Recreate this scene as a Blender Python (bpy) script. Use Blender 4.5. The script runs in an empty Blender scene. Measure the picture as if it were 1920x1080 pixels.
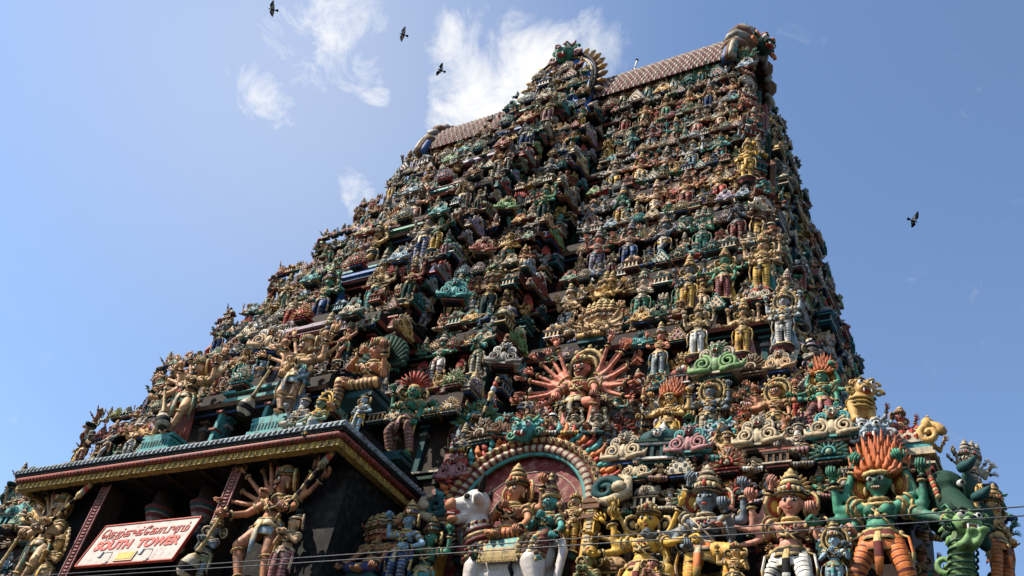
import bpy, bmesh, math, random
from mathutils import Vector, Matrix, Euler
from math import sin, cos, pi, radians, sqrt, atan2
RND = random.Random(11)
SC = bpy.context.scene
COL = SC.collection

# ------------------------------------------------------------------ camera
CAM_R = Matrix(((0.85876662, 0.18476494, 0.47789309),
                (0.47846799, -0.62281935, -0.61900279),
                (0.18327105, 0.76023548, -0.62326057)))
CAM_P = Vector((20.68, 0.0, 1.6))
FPX = 1836.41
cd = bpy.data.cameras.new('camera')
cam = bpy.data.objects.new('camera', cd)
COL.objects.link(cam)
cam.matrix_world = Matrix.Translation(CAM_P) @ CAM_R.to_4x4()
cd.sensor_width = 36.0
cd.lens = FPX / 1920 * 36
cd.clip_end = 4000
SC.camera = cam

# ------------------------------------------------------------------ sky and sun
SUN = Vector((-0.56, -0.52, 0.82)).normalized()
SUN_EL = math.asin(SUN.z)
SUN_AZ = atan2(SUN.x, SUN.y)
wd = bpy.data.worlds.new('World')
SC.world = wd
wd.use_nodes = True
nt = wd.node_tree
nt.nodes.clear()


def N(t, typ, **kw):
    n = t.nodes.new(typ)
    for k, v in kw.items():
        setattr(n, k, v)
    return n


def L(t, a, b):
    t.links.new(a, b)


sky = N(nt, 'ShaderNodeTexSky', sky_type='NISHITA', sun_disc=False, sun_elevation=SUN_EL,
        sun_rotation=SUN_AZ, altitude=100, air_density=1.0, dust_density=0.6, ozone_density=3.0)
bg = N(nt, 'ShaderNodeBackground')
bg.inputs[1].default_value = 0.115
L(nt, sky.outputs[0], bg.inputs[0])
tc = N(nt, 'ShaderNodeTexCoord')


def pix_dir(px, py):
    return (CAM_R @ Vector((px - 960, -(py - 540), -FPX))).normalized()


# cumulus banks in the far sky: centre direction, angular size, weight
CLOUDS = [(865, 110, 80, 1.0), (905, 175, 110, 1.3), (985, 145, 120, 1.3), (1085, 100, 80, .95), (890, 220, 80, 1.1), (1060, 190, 90, 1.1),
          (1000, 200, 80, 1.1), (690, 130, 62, .86), (705, 180, 45, .78), (640, 40, 110, .78), (545, 48, 75, .78),
          (500, 205, 68, .74), (440, 140, 52, .64), (665, 345, 52, .78), (560, 300, 45, .42), (520, 240, 50, .42), (760, 290, 120, .35), (640, 180, 220, .33), (560, 110, 160, .36)]
acc = None
for px, py, r, wgt in CLOUDS:
    d = pix_dir(px, py)
    vm = N(nt, 'ShaderNodeVectorMath', operation='DISTANCE')
    L(nt, tc.outputs['Generated'], vm.inputs[0])
    vm.inputs[1].default_value = d
    mr = N(nt, 'ShaderNodeMapRange', interpolation_type='SMOOTHSTEP')
    L(nt, vm.outputs['Value'], mr.inputs[0])
    mr.inputs[1].default_value = 1.9 * r / FPX
    mr.inputs[2].default_value = 0.0
    mr.inputs[3].default_value = 0.0
    mr.inputs[4].default_value = wgt
    if acc is None:
        acc = mr.outputs[0]
    else:
        mx = N(nt, 'ShaderNodeMath', operation='MAXIMUM')
        L(nt, acc, mx.inputs[0])
        L(nt, mr.outputs[0], mx.inputs[1])
        acc = mx.outputs[0]
cn = N(nt, 'ShaderNodeTexNoise')
cn.inputs['Scale'].default_value = 15
cn.inputs['Detail'].default_value = 9
cn.inputs['Roughness'].default_value = .66
cn.inputs['Distortion'].default_value = .6
L(nt, tc.outputs['Generated'], cn.inputs['Vector'])
ma = N(nt, 'ShaderNodeMath', operation='MULTIPLY_ADD')
L(nt, cn.outputs[0], ma.inputs[0])
ma.inputs[1].default_value = 2.3
ma.inputs[2].default_value = -1.32
ad = N(nt, 'ShaderNodeMath', operation='ADD')
L(nt, acc, ad.inputs[0])
L(nt, ma.outputs[0], ad.inputs[1])
ms = N(nt, 'ShaderNodeMapRange', interpolation_type='SMOOTHSTEP')
L(nt, ad.outputs[0], ms.inputs[0])
ms.inputs[1].default_value = .05
ms.inputs[2].default_value = 1.25
veil = N(nt, 'ShaderNodeVectorMath', operation='DISTANCE')           # thin high haze on the cloudy side
L(nt, tc.outputs['Generated'], veil.inputs[0])
veil.inputs[1].default_value = pix_dir(560, 120)
vmr = N(nt, 'ShaderNodeMapRange', interpolation_type='SMOOTHSTEP')
L(nt, veil.outputs['Value'], vmr.inputs[0])
vmr.inputs[1].default_value = .42
vmr.inputs[2].default_value = 0.0
vmr.inputs[3].default_value = 0.0
vmr.inputs[4].default_value = .28
vmx = N(nt, 'ShaderNodeMath', operation='MAXIMUM')
L(nt, ms.outputs[0], vmx.inputs[0])
L(nt, vmr.outputs[0], vmx.inputs[1])
bg2 = N(nt, 'ShaderNodeBackground')
bg2.inputs[0].default_value = (1.0, .995, .985, 1)
bg2.inputs[1].default_value = .53
mixs = N(nt, 'ShaderNodeMixShader')
L(nt, vmx.outputs[0], mixs.inputs[0])
L(nt, bg.outputs[0], mixs.inputs[1])
L(nt, bg2.outputs[0], mixs.inputs[2])
wo = N(nt, 'ShaderNodeOutputWorld')
L(nt, mixs.outputs[0], wo.inputs[0])

sd = bpy.data.lights.new('sun', 'SUN')
sd.energy = 5.0
sd.angle = radians(.5)
sd.color = (1.0, .93, .82)
so = bpy.data.objects.new('sun', sd)
COL.objects.link(so)
so.rotation_euler = (-SUN).to_track_quat('-Z', 'Y').to_euler()
so.location = (0, -40, 80)
SC.view_settings.view_transform = 'Standard'
SC.view_settings.look = 'None'
SC.view_settings.exposure = 1.0
SC.view_settings.gamma = 1.0
SC.cycles.max_bounces = 4
SC.cycles.diffuse_bounces = 1

# ------------------------------------------------------------------ paints
_M = {}
RGB = dict(
    ochre=(.56, .32, .10), tan=(.58, .36, .18), cream=(.54, .41, .24), copper=(.46, .19, .09), pink=(.55, .24, .16),
    green=(.05, .22, .13), slate=(.15, .18, .20), grey=(.34, .36, .36), white=(.66, .62, .54), red=(.44, .06, .035),
    orange=(.60, .17, .04), mustard=(.62, .36, .06), teal=(.06, .26, .24), sky_blue=(.26, .40, .48), navy=(.03, .07, .18),
    maroon=(.13, .028, .025), rose=(.42, .19, .18), mint=(.21, .31, .20), pale_blue=(.28, .37, .42), lilac=(.29, .22, .28),
    brown=(.16, .08, .045), black=(.012, .011, .011), gold=(.50, .34, .13), bone=(.45, .37, .25), olive=(.20, .22, .10),
    dark_teal=(.025, .085, .085), dark_green=(.018, .055, .035), blue=(.025, .07, .20), leaf=(.16, .28, .10), umber=(.035, .022, .016), old_gold=(.40, .27, .07), brick=(.24, .05, .03), asphalt=(.05, .05, .052), flesh=(.52, .17, .10), azure=(.04, .13, .36), stone=(.26, .23, .19), scale_rose=(.20, .12, .085), scale_bone=(.33, .27, .20), bull_white=(.58, .51, .45), flesh_tan=(.58, .31, .15), rust=(.46, .12, .035), board=(.44, .37, .32), peeling_red=(.15, .022, .022), cable=(.09, .09, .095))


def paint(cname, rough=.5, dirt=.85, spec=.22):
    if cname in ('black', 'umber', 'maroon', 'brown', 'dark_teal', 'dark_green', 'navy'):
        rough, spec = max(rough, .75), .12
    key = (cname, rough, dirt)
    if key in _M:
        return _M[key]
    m = bpy.data.materials.new('paint_' + cname)
    m.use_nodes = True
    t = m.node_tree
    b = t.nodes['Principled BSDF']
    b.inputs['Roughness'].default_value = max(rough, .58) if rough == .5 else rough
    b.inputs['Specular IOR Level'].default_value = spec
    co = N(t, 'ShaderNodeTexCoord')
    oi = N(t, 'ShaderNodeObjectInfo')
    mu = N(t, 'ShaderNodeMath', operation='MULTIPLY')
    L(t, oi.outputs['Random'], mu.inputs[0])
    mu.inputs[1].default_value = 41.0
    va = N(t, 'ShaderNodeVectorMath', operation='ADD')
    L(t, co.outputs['Object'], va.inputs[0])
    L(t, mu.outputs[0], va.inputs[1])
    n1 = N(t, 'ShaderNodeTexNoise')
    n1.inputs['Scale'].default_value = 5.5
    n1.inputs['Detail'].default_value = 6
    n1.inputs['Roughness'].default_value = .65
    L(t, va.outputs[0], n1.inputs['Vector'])
    r1 = N(t, 'ShaderNodeMapRange')
    r1.inputs[1].default_value = .49
    r1.inputs[2].default_value = .64
    r1.inputs[4].default_value = dirt
    L(t, n1.outputs[0], r1.inputs[0])
    n2 = N(t, 'ShaderNodeTexNoise')
    n2.inputs['Scale'].default_value = 34
    n2.inputs['Detail'].default_value = 4
    L(t, va.outputs[0], n2.inputs['Vector'])
    if cname == 'black':
        dirt = 0
    c = [q * (.86 if max(RGB[cname]) > .1 else .7) for q in RGB[cname]]
    mixa = N(t, 'ShaderNodeMix', data_type='RGBA')
    L(t, n2.outputs[0], mixa.inputs[0])
    mixa.inputs[6].default_value = (c[0] * .66, c[1] * .66, c[2] * .66, 1)
    mixa.inputs[7].default_value = (min(.85, c[0] * 1.32), min(.85, c[1] * 1.32), min(.85, c[2] * 1.32), 1)
    mixb = N(t, 'ShaderNodeMix', data_type='RGBA')
    L(t, r1.outputs[0], mixb.inputs[0])
    L(t, mixa.outputs[2], mixb.inputs[6])
    if cname == 'peeling_red':
        mixb.inputs[7].default_value = (.26, .13, .09, 1)
    else:
      mixb.inputs[7].default_value = (.030 + c[0] * .10, .026 + c[1] * .10, .020 + c[2] * .10, 1)
    fin_ = mixb.outputs[2]
    if cname in ('gold', 'cream', 'bone', 'old_gold', 'tan', 'stone', 'mint', 'pale_blue', 'rose', 'scale_bone') and rough == .5:
        vo = N(t, 'ShaderNodeTexVoronoi', feature='DISTANCE_TO_EDGE')      # black outlines painted round the carved leaves
        vo.inputs['Scale'].default_value = 26
        L(t, va.outputs[0], vo.inputs['Vector'])
        vr = N(t, 'ShaderNodeMapRange')
        vr.inputs[1].default_value = .02
        vr.inputs[2].default_value = .09
        vr.inputs[3].default_value = .5
        vr.inputs[4].default_value = 0.0
        L(t, vo.outputs[0], vr.inputs[0])
        mixc = N(t, 'ShaderNodeMix', data_type='RGBA')
        L(t, vr.outputs[0], mixc.inputs[0])
        L(t, fin_, mixc.inputs[6])
        mixc.inputs[7].default_value = (.03, .022, .016, 1)
        fin_ = mixc.outputs[2]
    L(t, fin_, b.inputs['Base Color'])
    bp = N(t, 'ShaderNodeBump')
    bp.inputs['Strength'].default_value = .35
    bp.inputs['Distance'].default_value = .02
    L(t, n2.outputs[0], bp.inputs['Height'])
    L(t, bp.outputs[0], b.inputs['Normal'])
    _M[key] = m
    return m


# slots of every sculpted piece
SKIN, CLOTH, STRIPE, GOLD, DARK, PED, PLATE, WHITE, RED = range(9)


def pal(skin='ochre', cloth='red', stripe='bone', gold='gold', dark='black', ped='dark_teal', plate='mustard',
        white='white', red='red'):
    return [paint(x) for x in (skin, cloth, stripe, gold, dark, ped, plate, white, red)]


# ------------------------------------------------------------------ mesh builder
def frame_of(d):
    d = d.normalized()
    up = Vector((0, 0, 1)) if abs(d.z) < .9 else Vector((0, 1, 0))
    a = d.cross(up).normalized()
    return a, d.cross(a).normalized()


class MB:
    def __init__(s):
        s.v, s.f, s.m, s.s = [], [], [], []

    def add(s, vs, fs, mat=0, smooth=True, M=None):
        o = len(s.v)
        if M is not None:
            vs = [M @ Vector(p) for p in vs]
        s.v.extend([tuple(p) for p in vs])
        for i, f in enumerate(fs):
            s.f.append(tuple(o + k for k in f))
            s.m.append(mat[i] if isinstance(mat, (list, tuple)) else mat)
            s.s.append(smooth)
        return s

    def merge(s, o, M=None, mmap=None):
        k = len(s.v)
        s.v.extend([tuple(M @ Vector(p)) for p in o.v] if M is not None else o.v)
        s.f.extend([tuple(k + i for i in f) for f in o.f])
        s.m.extend([mmap.get(x, x) for x in o.m] if mmap else o.m)
        s.s.extend(o.s)
        return s

    def box(s, c, d, mat=0, M=None, top=None):
        x, y, z = d[0] / 2, d[1] / 2, d[2] / 2
        tx, ty = (x, y) if top is None else (top[0] / 2, top[1] / 2)
        vs = [(c[0] - x, c[1] - y, c[2] - z), (c[0] + x, c[1] - y, c[2] - z), (c[0] + x, c[1] + y, c[2] - z), (c[0] - x, c[1] + y, c[2] - z),
              (c[0] - tx, c[1] - ty, c[2] + z), (c[0] + tx, c[1] - ty, c[2] + z), (c[0] + tx, c[1] + ty, c[2] + z), (c[0] - tx, c[1] + ty, c[2] + z)]
        return s.add(vs, [(3, 2, 1, 0), (4, 5, 6, 7), (0, 1, 5, 4), (1, 2, 6, 5), (2, 3, 7, 6), (3, 0, 4, 7)], mat, False, M)

    def tube(s, pts, rad, n=8, mat=0, M=None, flat=1.0, smooth=True):
        pts = [Vector(p) for p in pts]
        if not isinstance(rad, (list, tuple)):
            rad = [rad] * len(pts)
        vs, fs, ms = [], [], []
        pa = None
        for i, p in enumerate(pts):
            d = (pts[min(i + 1, len(pts) - 1)] - pts[max(i - 1, 0)])
            if d.length < 1e-9:
                d = Vector((0, 0, 1))
            d.normalize()
            if pa is None:
                a, b = frame_of(d)
            else:
                a = pa - d * pa.dot(d)
                if a.length < 1e-6:
                    a, b = frame_of(d)
                a.normalize()
                b = d.cross(a)
            pa = a
            for k in range(n):
                t = 2 * pi * k / n
                vs.append(p + (a * cos(t) + b * sin(t) * flat) * rad[i])
        for i in range(len(pts) - 1):
            for k in range(n):
                k2 = (k + 1) % n
                fs.append((i * n + k, i * n + k2, (i + 1) * n + k2, (i + 1) * n + k))
                ms.append(mat[i % len(mat)] if isinstance(mat, (list, tuple)) else mat)
        fs.append(tuple(range(n - 1, -1, -1)))
        ms.append(ms[0])
        q = (len(pts) - 1) * n
        fs.append(tuple(range(q, q + n)))
        ms.append(ms[-2])
        return s.add(vs, fs, ms, smooth, M)

    def limb(s, A, B, ra, rb, n=10, mat=0, M=None):
        A, B = Vector(A), Vector(B)
        d = (B - A).normalized()
        pts = [A - d * ra * .95, A - d * ra * .6, A, A.lerp(B, .33), A.lerp(B, .66), B, B + d * rb * .6, B + d * rb * .95]
        return s.tube(pts, [ra * .3, ra * .8, ra, ra + (rb - ra) * .25, ra + (rb - ra) * .6, rb, rb * .8, rb * .3], n, mat, M)

    def lathe(s, prof, n=14, mat=0, c=(0, 0, 0), M=None, lobes=0, amp=0.0, sx=1.0, sy=1.0, arc=None):
        vs, fs, ms = [], [], []
        for r, z in prof:
            for k in range(n):
                t = 2 * pi * k / n
                q = r * (1 + (amp * cos(lobes * t) if lobes else 0))
                vs.append((c[0] + q * cos(t) * sx, c[1] + q * sin(t) * sy, c[2] + z))
        for i in range(len(prof) - 1):
            for k in range(n):
                k2 = (k + 1) % n
                fs.append((i * n + k, i * n + k2, (i + 1) * n + k2, (i + 1) * n + k))
                ms.append(mat[i % len(mat)] if isinstance(mat, (list, tuple)) else mat)
        fs.append(tuple(range(n - 1, -1, -1)))
        ms.append(ms[0])
        q = (len(prof) - 1) * n
        fs.append(tuple(range(q, q + n)))
        ms.append(ms[-2])
        return s.add(vs, fs, ms, True, M)

    def ell(s, c, r, mat=0, n=10, m=6, M=None):
        if not isinstance(r, (list, tuple)):
            r = (r, r, r)
        vs, fs = [(c[0], c[1], c[2] - r[2])], []
        for i in range(1, m):
            a = -pi / 2 + pi * i / m
            for k in range(n):
                t = 2 * pi * k / n
                vs.append((c[0] + r[0] * cos(a) * cos(t), c[1] + r[1] * cos(a) * sin(t), c[2] + r[2] * sin(a)))
        vs.append((c[0], c[1], c[2] + r[2]))
        for k in range(n):
            k2 = (k + 1) % n
            fs.append((0, 1 + k2, 1 + k))
            for i in range(m - 2):
                fs.append((1 + i * n + k, 1 + i * n + k2, 1 + (i + 1) * n + k2, 1 + (i + 1) * n + k))
            fs.append((1 + (m - 2) * n + k, 1 + (m - 2) * n + k2, len(vs) - 1))
        return s.add(vs, fs, mat, True, M)

    def ring(s, c, R, r, mat=0, n=16, m=5, M=None, beads=0, amp=.35, a0=0, a1=2 * pi):
        # ring round the local Z axis
        if not isinstance(R, (list, tuple)):
            R = (R, R)
        full = abs(a1 - a0 - 2 * pi) < 1e-6
        cnt = n if full else n + 1
        vs, fs = [], []
        for i in range(cnt):
            t = a0 + (a1 - a0) * i / n
            q = r * (1 + (amp if (beads and i % 2) else 0))
            for k in range(m):
                u = 2 * pi * k / m
                vs.append((c[0] + (R[0] + q * cos(u)) * cos(t), c[1] + (R[1] + q * cos(u)) * sin(t), c[2] + q * sin(u)))
        for i in range(n):
            j = (i + 1) % cnt
            for k in range(m):
                k2 = (k + 1) % m
                fs.append((i * m + k, j * m + k, j * m + k2, i * m + k2))
        if not full:
            fs.append(tuple(range(m)))
            fs.append(tuple(range((cnt - 1) * m + m - 1, (cnt - 1) * m - 1, -1)))
        return s.add(vs, fs, mat, True, M)

    def prism(s, poly, y0, y1, mat=0, M=None, side=None):
        # outline in XZ, thickness along Y
        n = len(poly)
        vs = [(x, y0, z) for x, z in poly] + [(x, y1, z) for x, z in poly]
        fs = [tuple(range(n)), tuple(range(2 * n - 1, n - 1, -1))]
        ms = [mat, mat]
        for i in range(n):
            j = (i + 1) % n
            fs.append((j, i, n + i, n + j))
            ms.append(mat if side is None else side)
        return s.add(vs, fs, ms, False, M)

    def cone(s, A, B, r, n=6, mat=0, M=None, bend=None):
        A, B = Vector(A), Vector(B)
        bend = Vector(bend) if bend else Vector((0, 0, 0))
        mid = A.lerp(B, .5) + bend
        return s.tube([A, A.lerp(mid, .6), mid, mid.lerp(B, .6), B], [r * .8, r, r * .85, r * .5, r * .08], n, mat, M)

    def mesh(s, name, mats):
        me = bpy.data.meshes.new(name)
        me.from_pydata(s.v, [], s.f)
        for m in mats:
            me.materials.append(m)
        me.polygons.foreach_set('material_index', s.m)
        me.polygons.foreach_set('use_smooth', s.s)
        me.update()
        return me

    def obj(s, name, mats, parent=None, loc=None, rotz=0, scale=None):
        o = bpy.data.objects.new(name, s.mesh(name, mats))
        COL.objects.link(o)
        if parent:
            o.parent = parent
        if loc is not None:
            o.location = loc
        o.rotation_euler = (0, 0, rotz)
        if scale:
            o.scale = (scale,) * 3
        return o


def fuse(shell, voxel, mat=0, smooth=3):
    """melt overlapping shells into one continuous surface"""
    me = shell.mesh('tmp', [])
    o = bpy.data.objects.new('tmp', me)
    COL.objects.link(o)
    r = o.modifiers.new('r', 'REMESH')
    r.mode = 'VOXEL'
    r.voxel_size = voxel
    k = o.modifiers.new('s', 'SMOOTH')
    k.factor = .5
    k.iterations = smooth
    dg = bpy.context.evaluated_depsgraph_get()
    e = o.evaluated_get(dg)
    em = e.to_mesh()
    out = MB()
    out.v = [tuple(v.co) for v in em.vertices]
    out.f = [tuple(p.vertices) for p in em.polygons]
    out.m = [mat] * len(out.f)
    out.s = [True] * len(out.f)
    e.to_mesh_clear()
    bpy.data.objects.remove(o)
    bpy.data.meshes.remove(me)
    return out


def tag(o, label=None, cat=None, group=None, kind=None):
    for k, v in (('label', label), ('category', cat), ('group', group), ('kind', kind)):
        if v:
            o[k] = v
    return o


def empty(name, loc=(0, 0, 0), rotz=0, scale=1.0):
    o = bpy.data.objects.new(name, None)
    COL.objects.link(o)
    o.location = loc
    o.rotation_euler = (0, 0, rotz)
    o.scale = (scale,) * 3
    o.empty_display_size = .2
    return o


def T(x, y, z):
    return Matrix.Translation((x, y, z))


def RX(a):
    return Matrix.Rotation(radians(a), 4, 'X')


def RY(a):
    return Matrix.Rotation(radians(a), 4, 'Y')


def RZ(a):
    return Matrix.Rotation(radians(a), 4, 'Z')


# ------------------------------------------------------------------ statues
ARM = dict(
    abhaya=((.21, -.03, .64), (.20, -.15, .76)), down=((.185, .0, .63), (.20, -.05, .47)),
    hip=((.255, .02, .64), (.135, -.08, .55)), up=((.27, .0, .76), (.28, -.05, .95)),
    mace=((.20, -.06, .63), (.23, -.17, .52)), chest=((.19, -.05, .63), (.05, -.13, .72)),
    anjali=((.17, -.06, .64), (.018, -.15, .73)), side=((.25, .0, .70), (.36, -.06, .66)),
    high=((.22, .03, .86), (.15, -.01, 1.06)), lap=((.19, -.02, .63), (.08, -.16, .52)), knee=((.21, -.06, .62), (.23, -.2, .46)))
LEG = dict(
    stand=((.062, 0, .52), (.075, -.03, .29), (.072, .0, .05)),
    bend=((.062, 0, .52), (.13, -.10, .32), (.09, -.01, .05)),
    dance=((.062, 0, .52), (.23, -.09, .42), (.12, -.07, .24)),
    cross=((.062, 0, .52), (.02, -.10, .30), (-.07, -.08, .06)),
    wide=((.065, 0, .52), (.14, -.05, .30), (.20, .0, .05)),
    sit=((.07, -.02, .50), (.23, -.14, .46), (-.04, -.19, .435)),
    hang=((.07, -.02, .50), (.13, -.22, .47), (.12, -.20, .22)))


def hand(mb, w, d, s=1.0, mat=SKIN, grip=False):
    w, d = Vector(w), Vector(d).normalized()
    a, b = frame_of(d)
    if abs(a.x) < abs(b.x):
        a, b = b, a
    if b.y > 0:
        b = -b
    c = w + d * .032 * s
    mb.tube([w - d * .01 * s, w + d * .012 * s, c, w + d * .052 * s], [.016 * s, .022 * s, .027 * s, .022 * s], 7, mat, flat=.6)
    for i, ln in enumerate((.036, .046, .049, .041)):
        o = w + d * .05 * s + a * (-.0195 + .013 * i) * s
        if grip:
            pts = [o, o + (d * .4 + b * .5) * ln * s, o + (b * 1.0 - d * .3) * ln * s, o + (b * .6 - d * .9) * ln * s]
        else:
            spread = a * (i - 1.5) * .006 * s
            pts = [o, o + d * ln * .5 * s + spread + b * .003 * s, o + d * ln * s + spread * 1.6 + b * .014 * s]
        mb.tube(pts, [.0068 * s] * (len(pts) - 1) + [.0045 * s], 5, mat)
    o = w + d * .015 * s - a * .02 * s
    mb.tube([o, o + (d * .55 - a * .6 + b * .25) * .03 * s, o + (d * 1.1 - a * .7 + b * .5) * .035 * s], [.009 * s, .0075 * s, .005 * s], 5, mat)


def face(mb, M, fierce=False, tash=False, beard=False):
    for sx in (-1, 1):
        e = 1.25 if fierce else 1.0
        mb.ell((sx * .026, -.060, .012), (.0165 * e, .009, .0085 * e * (1.3 if fierce else 1)), WHITE, 8, 5, M)
        mb.ell((sx * .025, -.067, .012), (.0072 * e, .005, .0072 * e), DARK, 7, 4, M)
        mb.tube([(sx * .008, -.067, .026), (sx * .026, -.067, .034 + (.008 if fierce else 0)), (sx * .046, -.054, .026)], [.003, .0042, .002], 5, DARK, M)
        mb.tube([(sx * .010, -.066, .010), (sx * .026, -.068, .0015), (sx * .044, -.056, .011)], [.0016, .002, .0014], 4, DARK, M)
    mb.ell((0, -.064, -.036), (.019 if not fierce else .026, .008, .0065 if not fierce else .010), RED, 8, 5, M)
    if fierce:
        for k in range(-2, 3):
            mb.ell((k * .0085, -.071, -.036), (.0032, .004, .0055), WHITE, 5, 4, M)
    if tash:
        for sx in (-1, 1):
            mb.tube([(sx * .003, -.070, -.022), (sx * .022, -.070, -.027), (sx * .040, -.058, -.020), (sx * .050, -.048, -.006)], [.006, .0085, .006, .002], 6, DARK, M)
    if beard:
        mb.ell((0, -.045, -.072), (.040, .032, .045), WHITE, 9, 6, M)
        for k in range(-2, 3):
            mb.cone((k * .016, -.055, -.075), (k * .014, -.06, -.15), .012, 5, WHITE, M)
    mb.ell((0, -.066, .046), (.005, .004, .007), RED, 6, 4, M)


def crown(mb, M, kind, hero=False):
    nn = 18 if hero else 12
    if kind in ('kirita', 'tall', 'low'):
        h = dict(kirita=.24, tall=.31, low=.13)[kind] * (.74 if hero else 1)
        prof, ms = [], []
        st = [(.073, 0), (.082, .006), (.082, .026), (.072, .032), (.068, .045), (.076, .052), (.072, .075), (.062, .082), (.058, .10),
              (.063, .107), (.056, .135), (.048, .142), (.045, .16), (.049, .166), (.040, .19), (.03, .197), (.036, .21), (.018, .228), (.016, .24), (.002, .26)]
        cyc = [GOLD, DARK, GOLD, DARK, GOLD, CLOTH, GOLD, DARK, GOLD, GOLD, CLOTH, DARK, GOLD, GOLD, DARK, GOLD, GOLD, GOLD, GOLD]
        for r, z in st:
            prof.append((r, .042 + z * h / .26))
        mb.lathe(prof, nn * 2, cyc, (0, .006, 0), M, nn, .05)
        for k in range(-2, 3):
            mb.ell((k * .026, -.070 + abs(k) * .008, .085 - abs(k) * .006), (.013, .008, .022 - abs(k) * .002), GOLD if k else RED, 7, 5, M)
    elif kind == 'karanda':
        prof, ms = [(.074, .04)], []
        for k in range(5):
            r = .076 - k * .013
            prof += [(r, .05 + k * .04), (r * 1.05, .065 + k * .04), (r * .8, .082 + k * .04)]
            ms += [GOLD, CLOTH if k % 2 else GOLD, DARK]
        prof.append((.004, .27))
        mb.lathe(prof, nn * 2, ms, (0, .006, 0), M, nn, .06)
    elif kind == 'bun':
        mb.ell((0, .014, .036), (.071, .070, .058), DARK, 12, 7, M)
        mb.ell((.0, .035, .115), (.045, .045, .05), DARK, 10, 6, M)
        mb.ring((0, .005, .042), (.068, .068), .010, GOLD, 16, 5, M, beads=1)
        mb.ring((0, .03, .085), (.034, .034), .009, GOLD, 12, 5, M)
    elif kind == 'turban':
        mb.ell((0, .012, .050), (.085, .085, .055), CLOTH, 12, 7, M)
        mb.ring((0, .01, .035), (.078, .078), .016, DARK, 16, 5, M)
    elif kind == 'flame':
        mb.ring((0, .0, .042), (.070, .070), .012, GOLD, 18, 5, M, beads=1)
        mb.ell((0, .02, .03), (.072, .065, .06), RED, 10, 6, M)
        for row, (n, l0, y) in enumerate(((13, .24, .05), (11, .20, .03), (9, .15, .0), (7, .09, -.03))):
            for k in range(n):
                a = radians(-70 + 140 * (k + .5 * (row % 2) * (k < n - 1)) / (n - 1))
                ln = l0 * (.40 + .60 * max(0, cos(a)) ** 1.1) * (.92 + .16 * ((k * 7 + row * 3) % 5) / 4)
                p = Vector((sin(a) * .075, y, .02 + cos(a) * .05))
                d = Vector((sin(a) * .42, -.05, .35 + .65 * cos(a) ** 2)).normalized()
                mb.cone(p, p + d * ln, .019, 6, RED, M, bend=(sin(a) * .02, 0, -.005))
    elif kind == 'fan':
        mb.ell((0, .01, .03), (.072, .070, .06), GOLD, 10, 6, M)
        for k in range(11):
            a = radians(-75 + 15 * k)
            mb.tube([(sin(a) * .05, .01, .06 + cos(a) * .03), (sin(a) * .13, .01, .06 + cos(a) * .12), (sin(a) * .19, .01, .06 + cos(a) * .18)], [.012, .019, .006], 6, [RED, RED], M, flat=.6)


def halo(mb, kind, M):
    if kind == 'wheel':
        Q = M @ T(0, .05, .03) @ RX(90)
        mb.ring((0, 0, 0), .155, .016, GOLD, 28, 5, Q, beads=1)
        mb.ring((0, 0, 0), .125, .010, DARK, 24, 5, Q)
        mb.ring((0, 0, 0), .10, .014, GOLD, 24, 5, Q, beads=1)
        for k in range(18):
            a = 2 * pi * k / 18
            mb.ell((cos(a) * .185, sin(a) * .185, 0), (.022, .022, .012), (CLOTH if k % 2 else GOLD), 6, 4, Q)
        mb.lathe([(.13, -.01), (.13, .004), (.001, .006)], 20, PLATE, M=Q)
    elif kind == 'ears':
        for sx in (-1, 1):
            Q = M @ T(sx * .105, .02, -.012) @ RZ(-sx * 28) @ RX(90)
            mb.ring((0, 0, 0), .052, .011, GOLD, 18, 5, Q, beads=1)
            mb.ring((0, 0, 0), .034, .008, DARK, 14, 5, Q)
            mb.ell((0, 0, 0), (.026, .026, .014), GOLD, 8, 5, Q)
            mb.ell((sx * .072, -.005, -.03), (.010, .012, .022), GOLD, 7, 5, M)
    elif kind == 'big_ears':
        for sx in (-1, 1):
            Q = M @ T(sx * .10, .035, .0) @ RZ(-sx * 30) @ RX(90) @ Matrix.Scale(.8, 4)
            mb.ring((0, 0, 0), (.07, .09), .012, GOLD, 20, 5, Q, beads=1)
            mb.ring((0, 0, 0), (.045, .062), .012, RED, 16, 5, Q)
            mb.ell((0, 0, 0), (.04, .05, .010), PLATE, 10, 5, Q)
            mb.ell((sx * .072, -.005, -.035), (.010, .012, .026), GOLD, 7, 5, M)


def flower(mb, p, s, mat, M=None):
    for k in range(6):
        a = k * pi / 3
        mb.ell((p[0] + cos(a) * s, p[1], p[2] + sin(a) * s), (s * .6, s * .4, s * .6), mat, 6, 4, M)
    mb.ell((p[0], p[1] - s * .3, p[2]), s * .5, GOLD, 6, 4, M)


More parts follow.
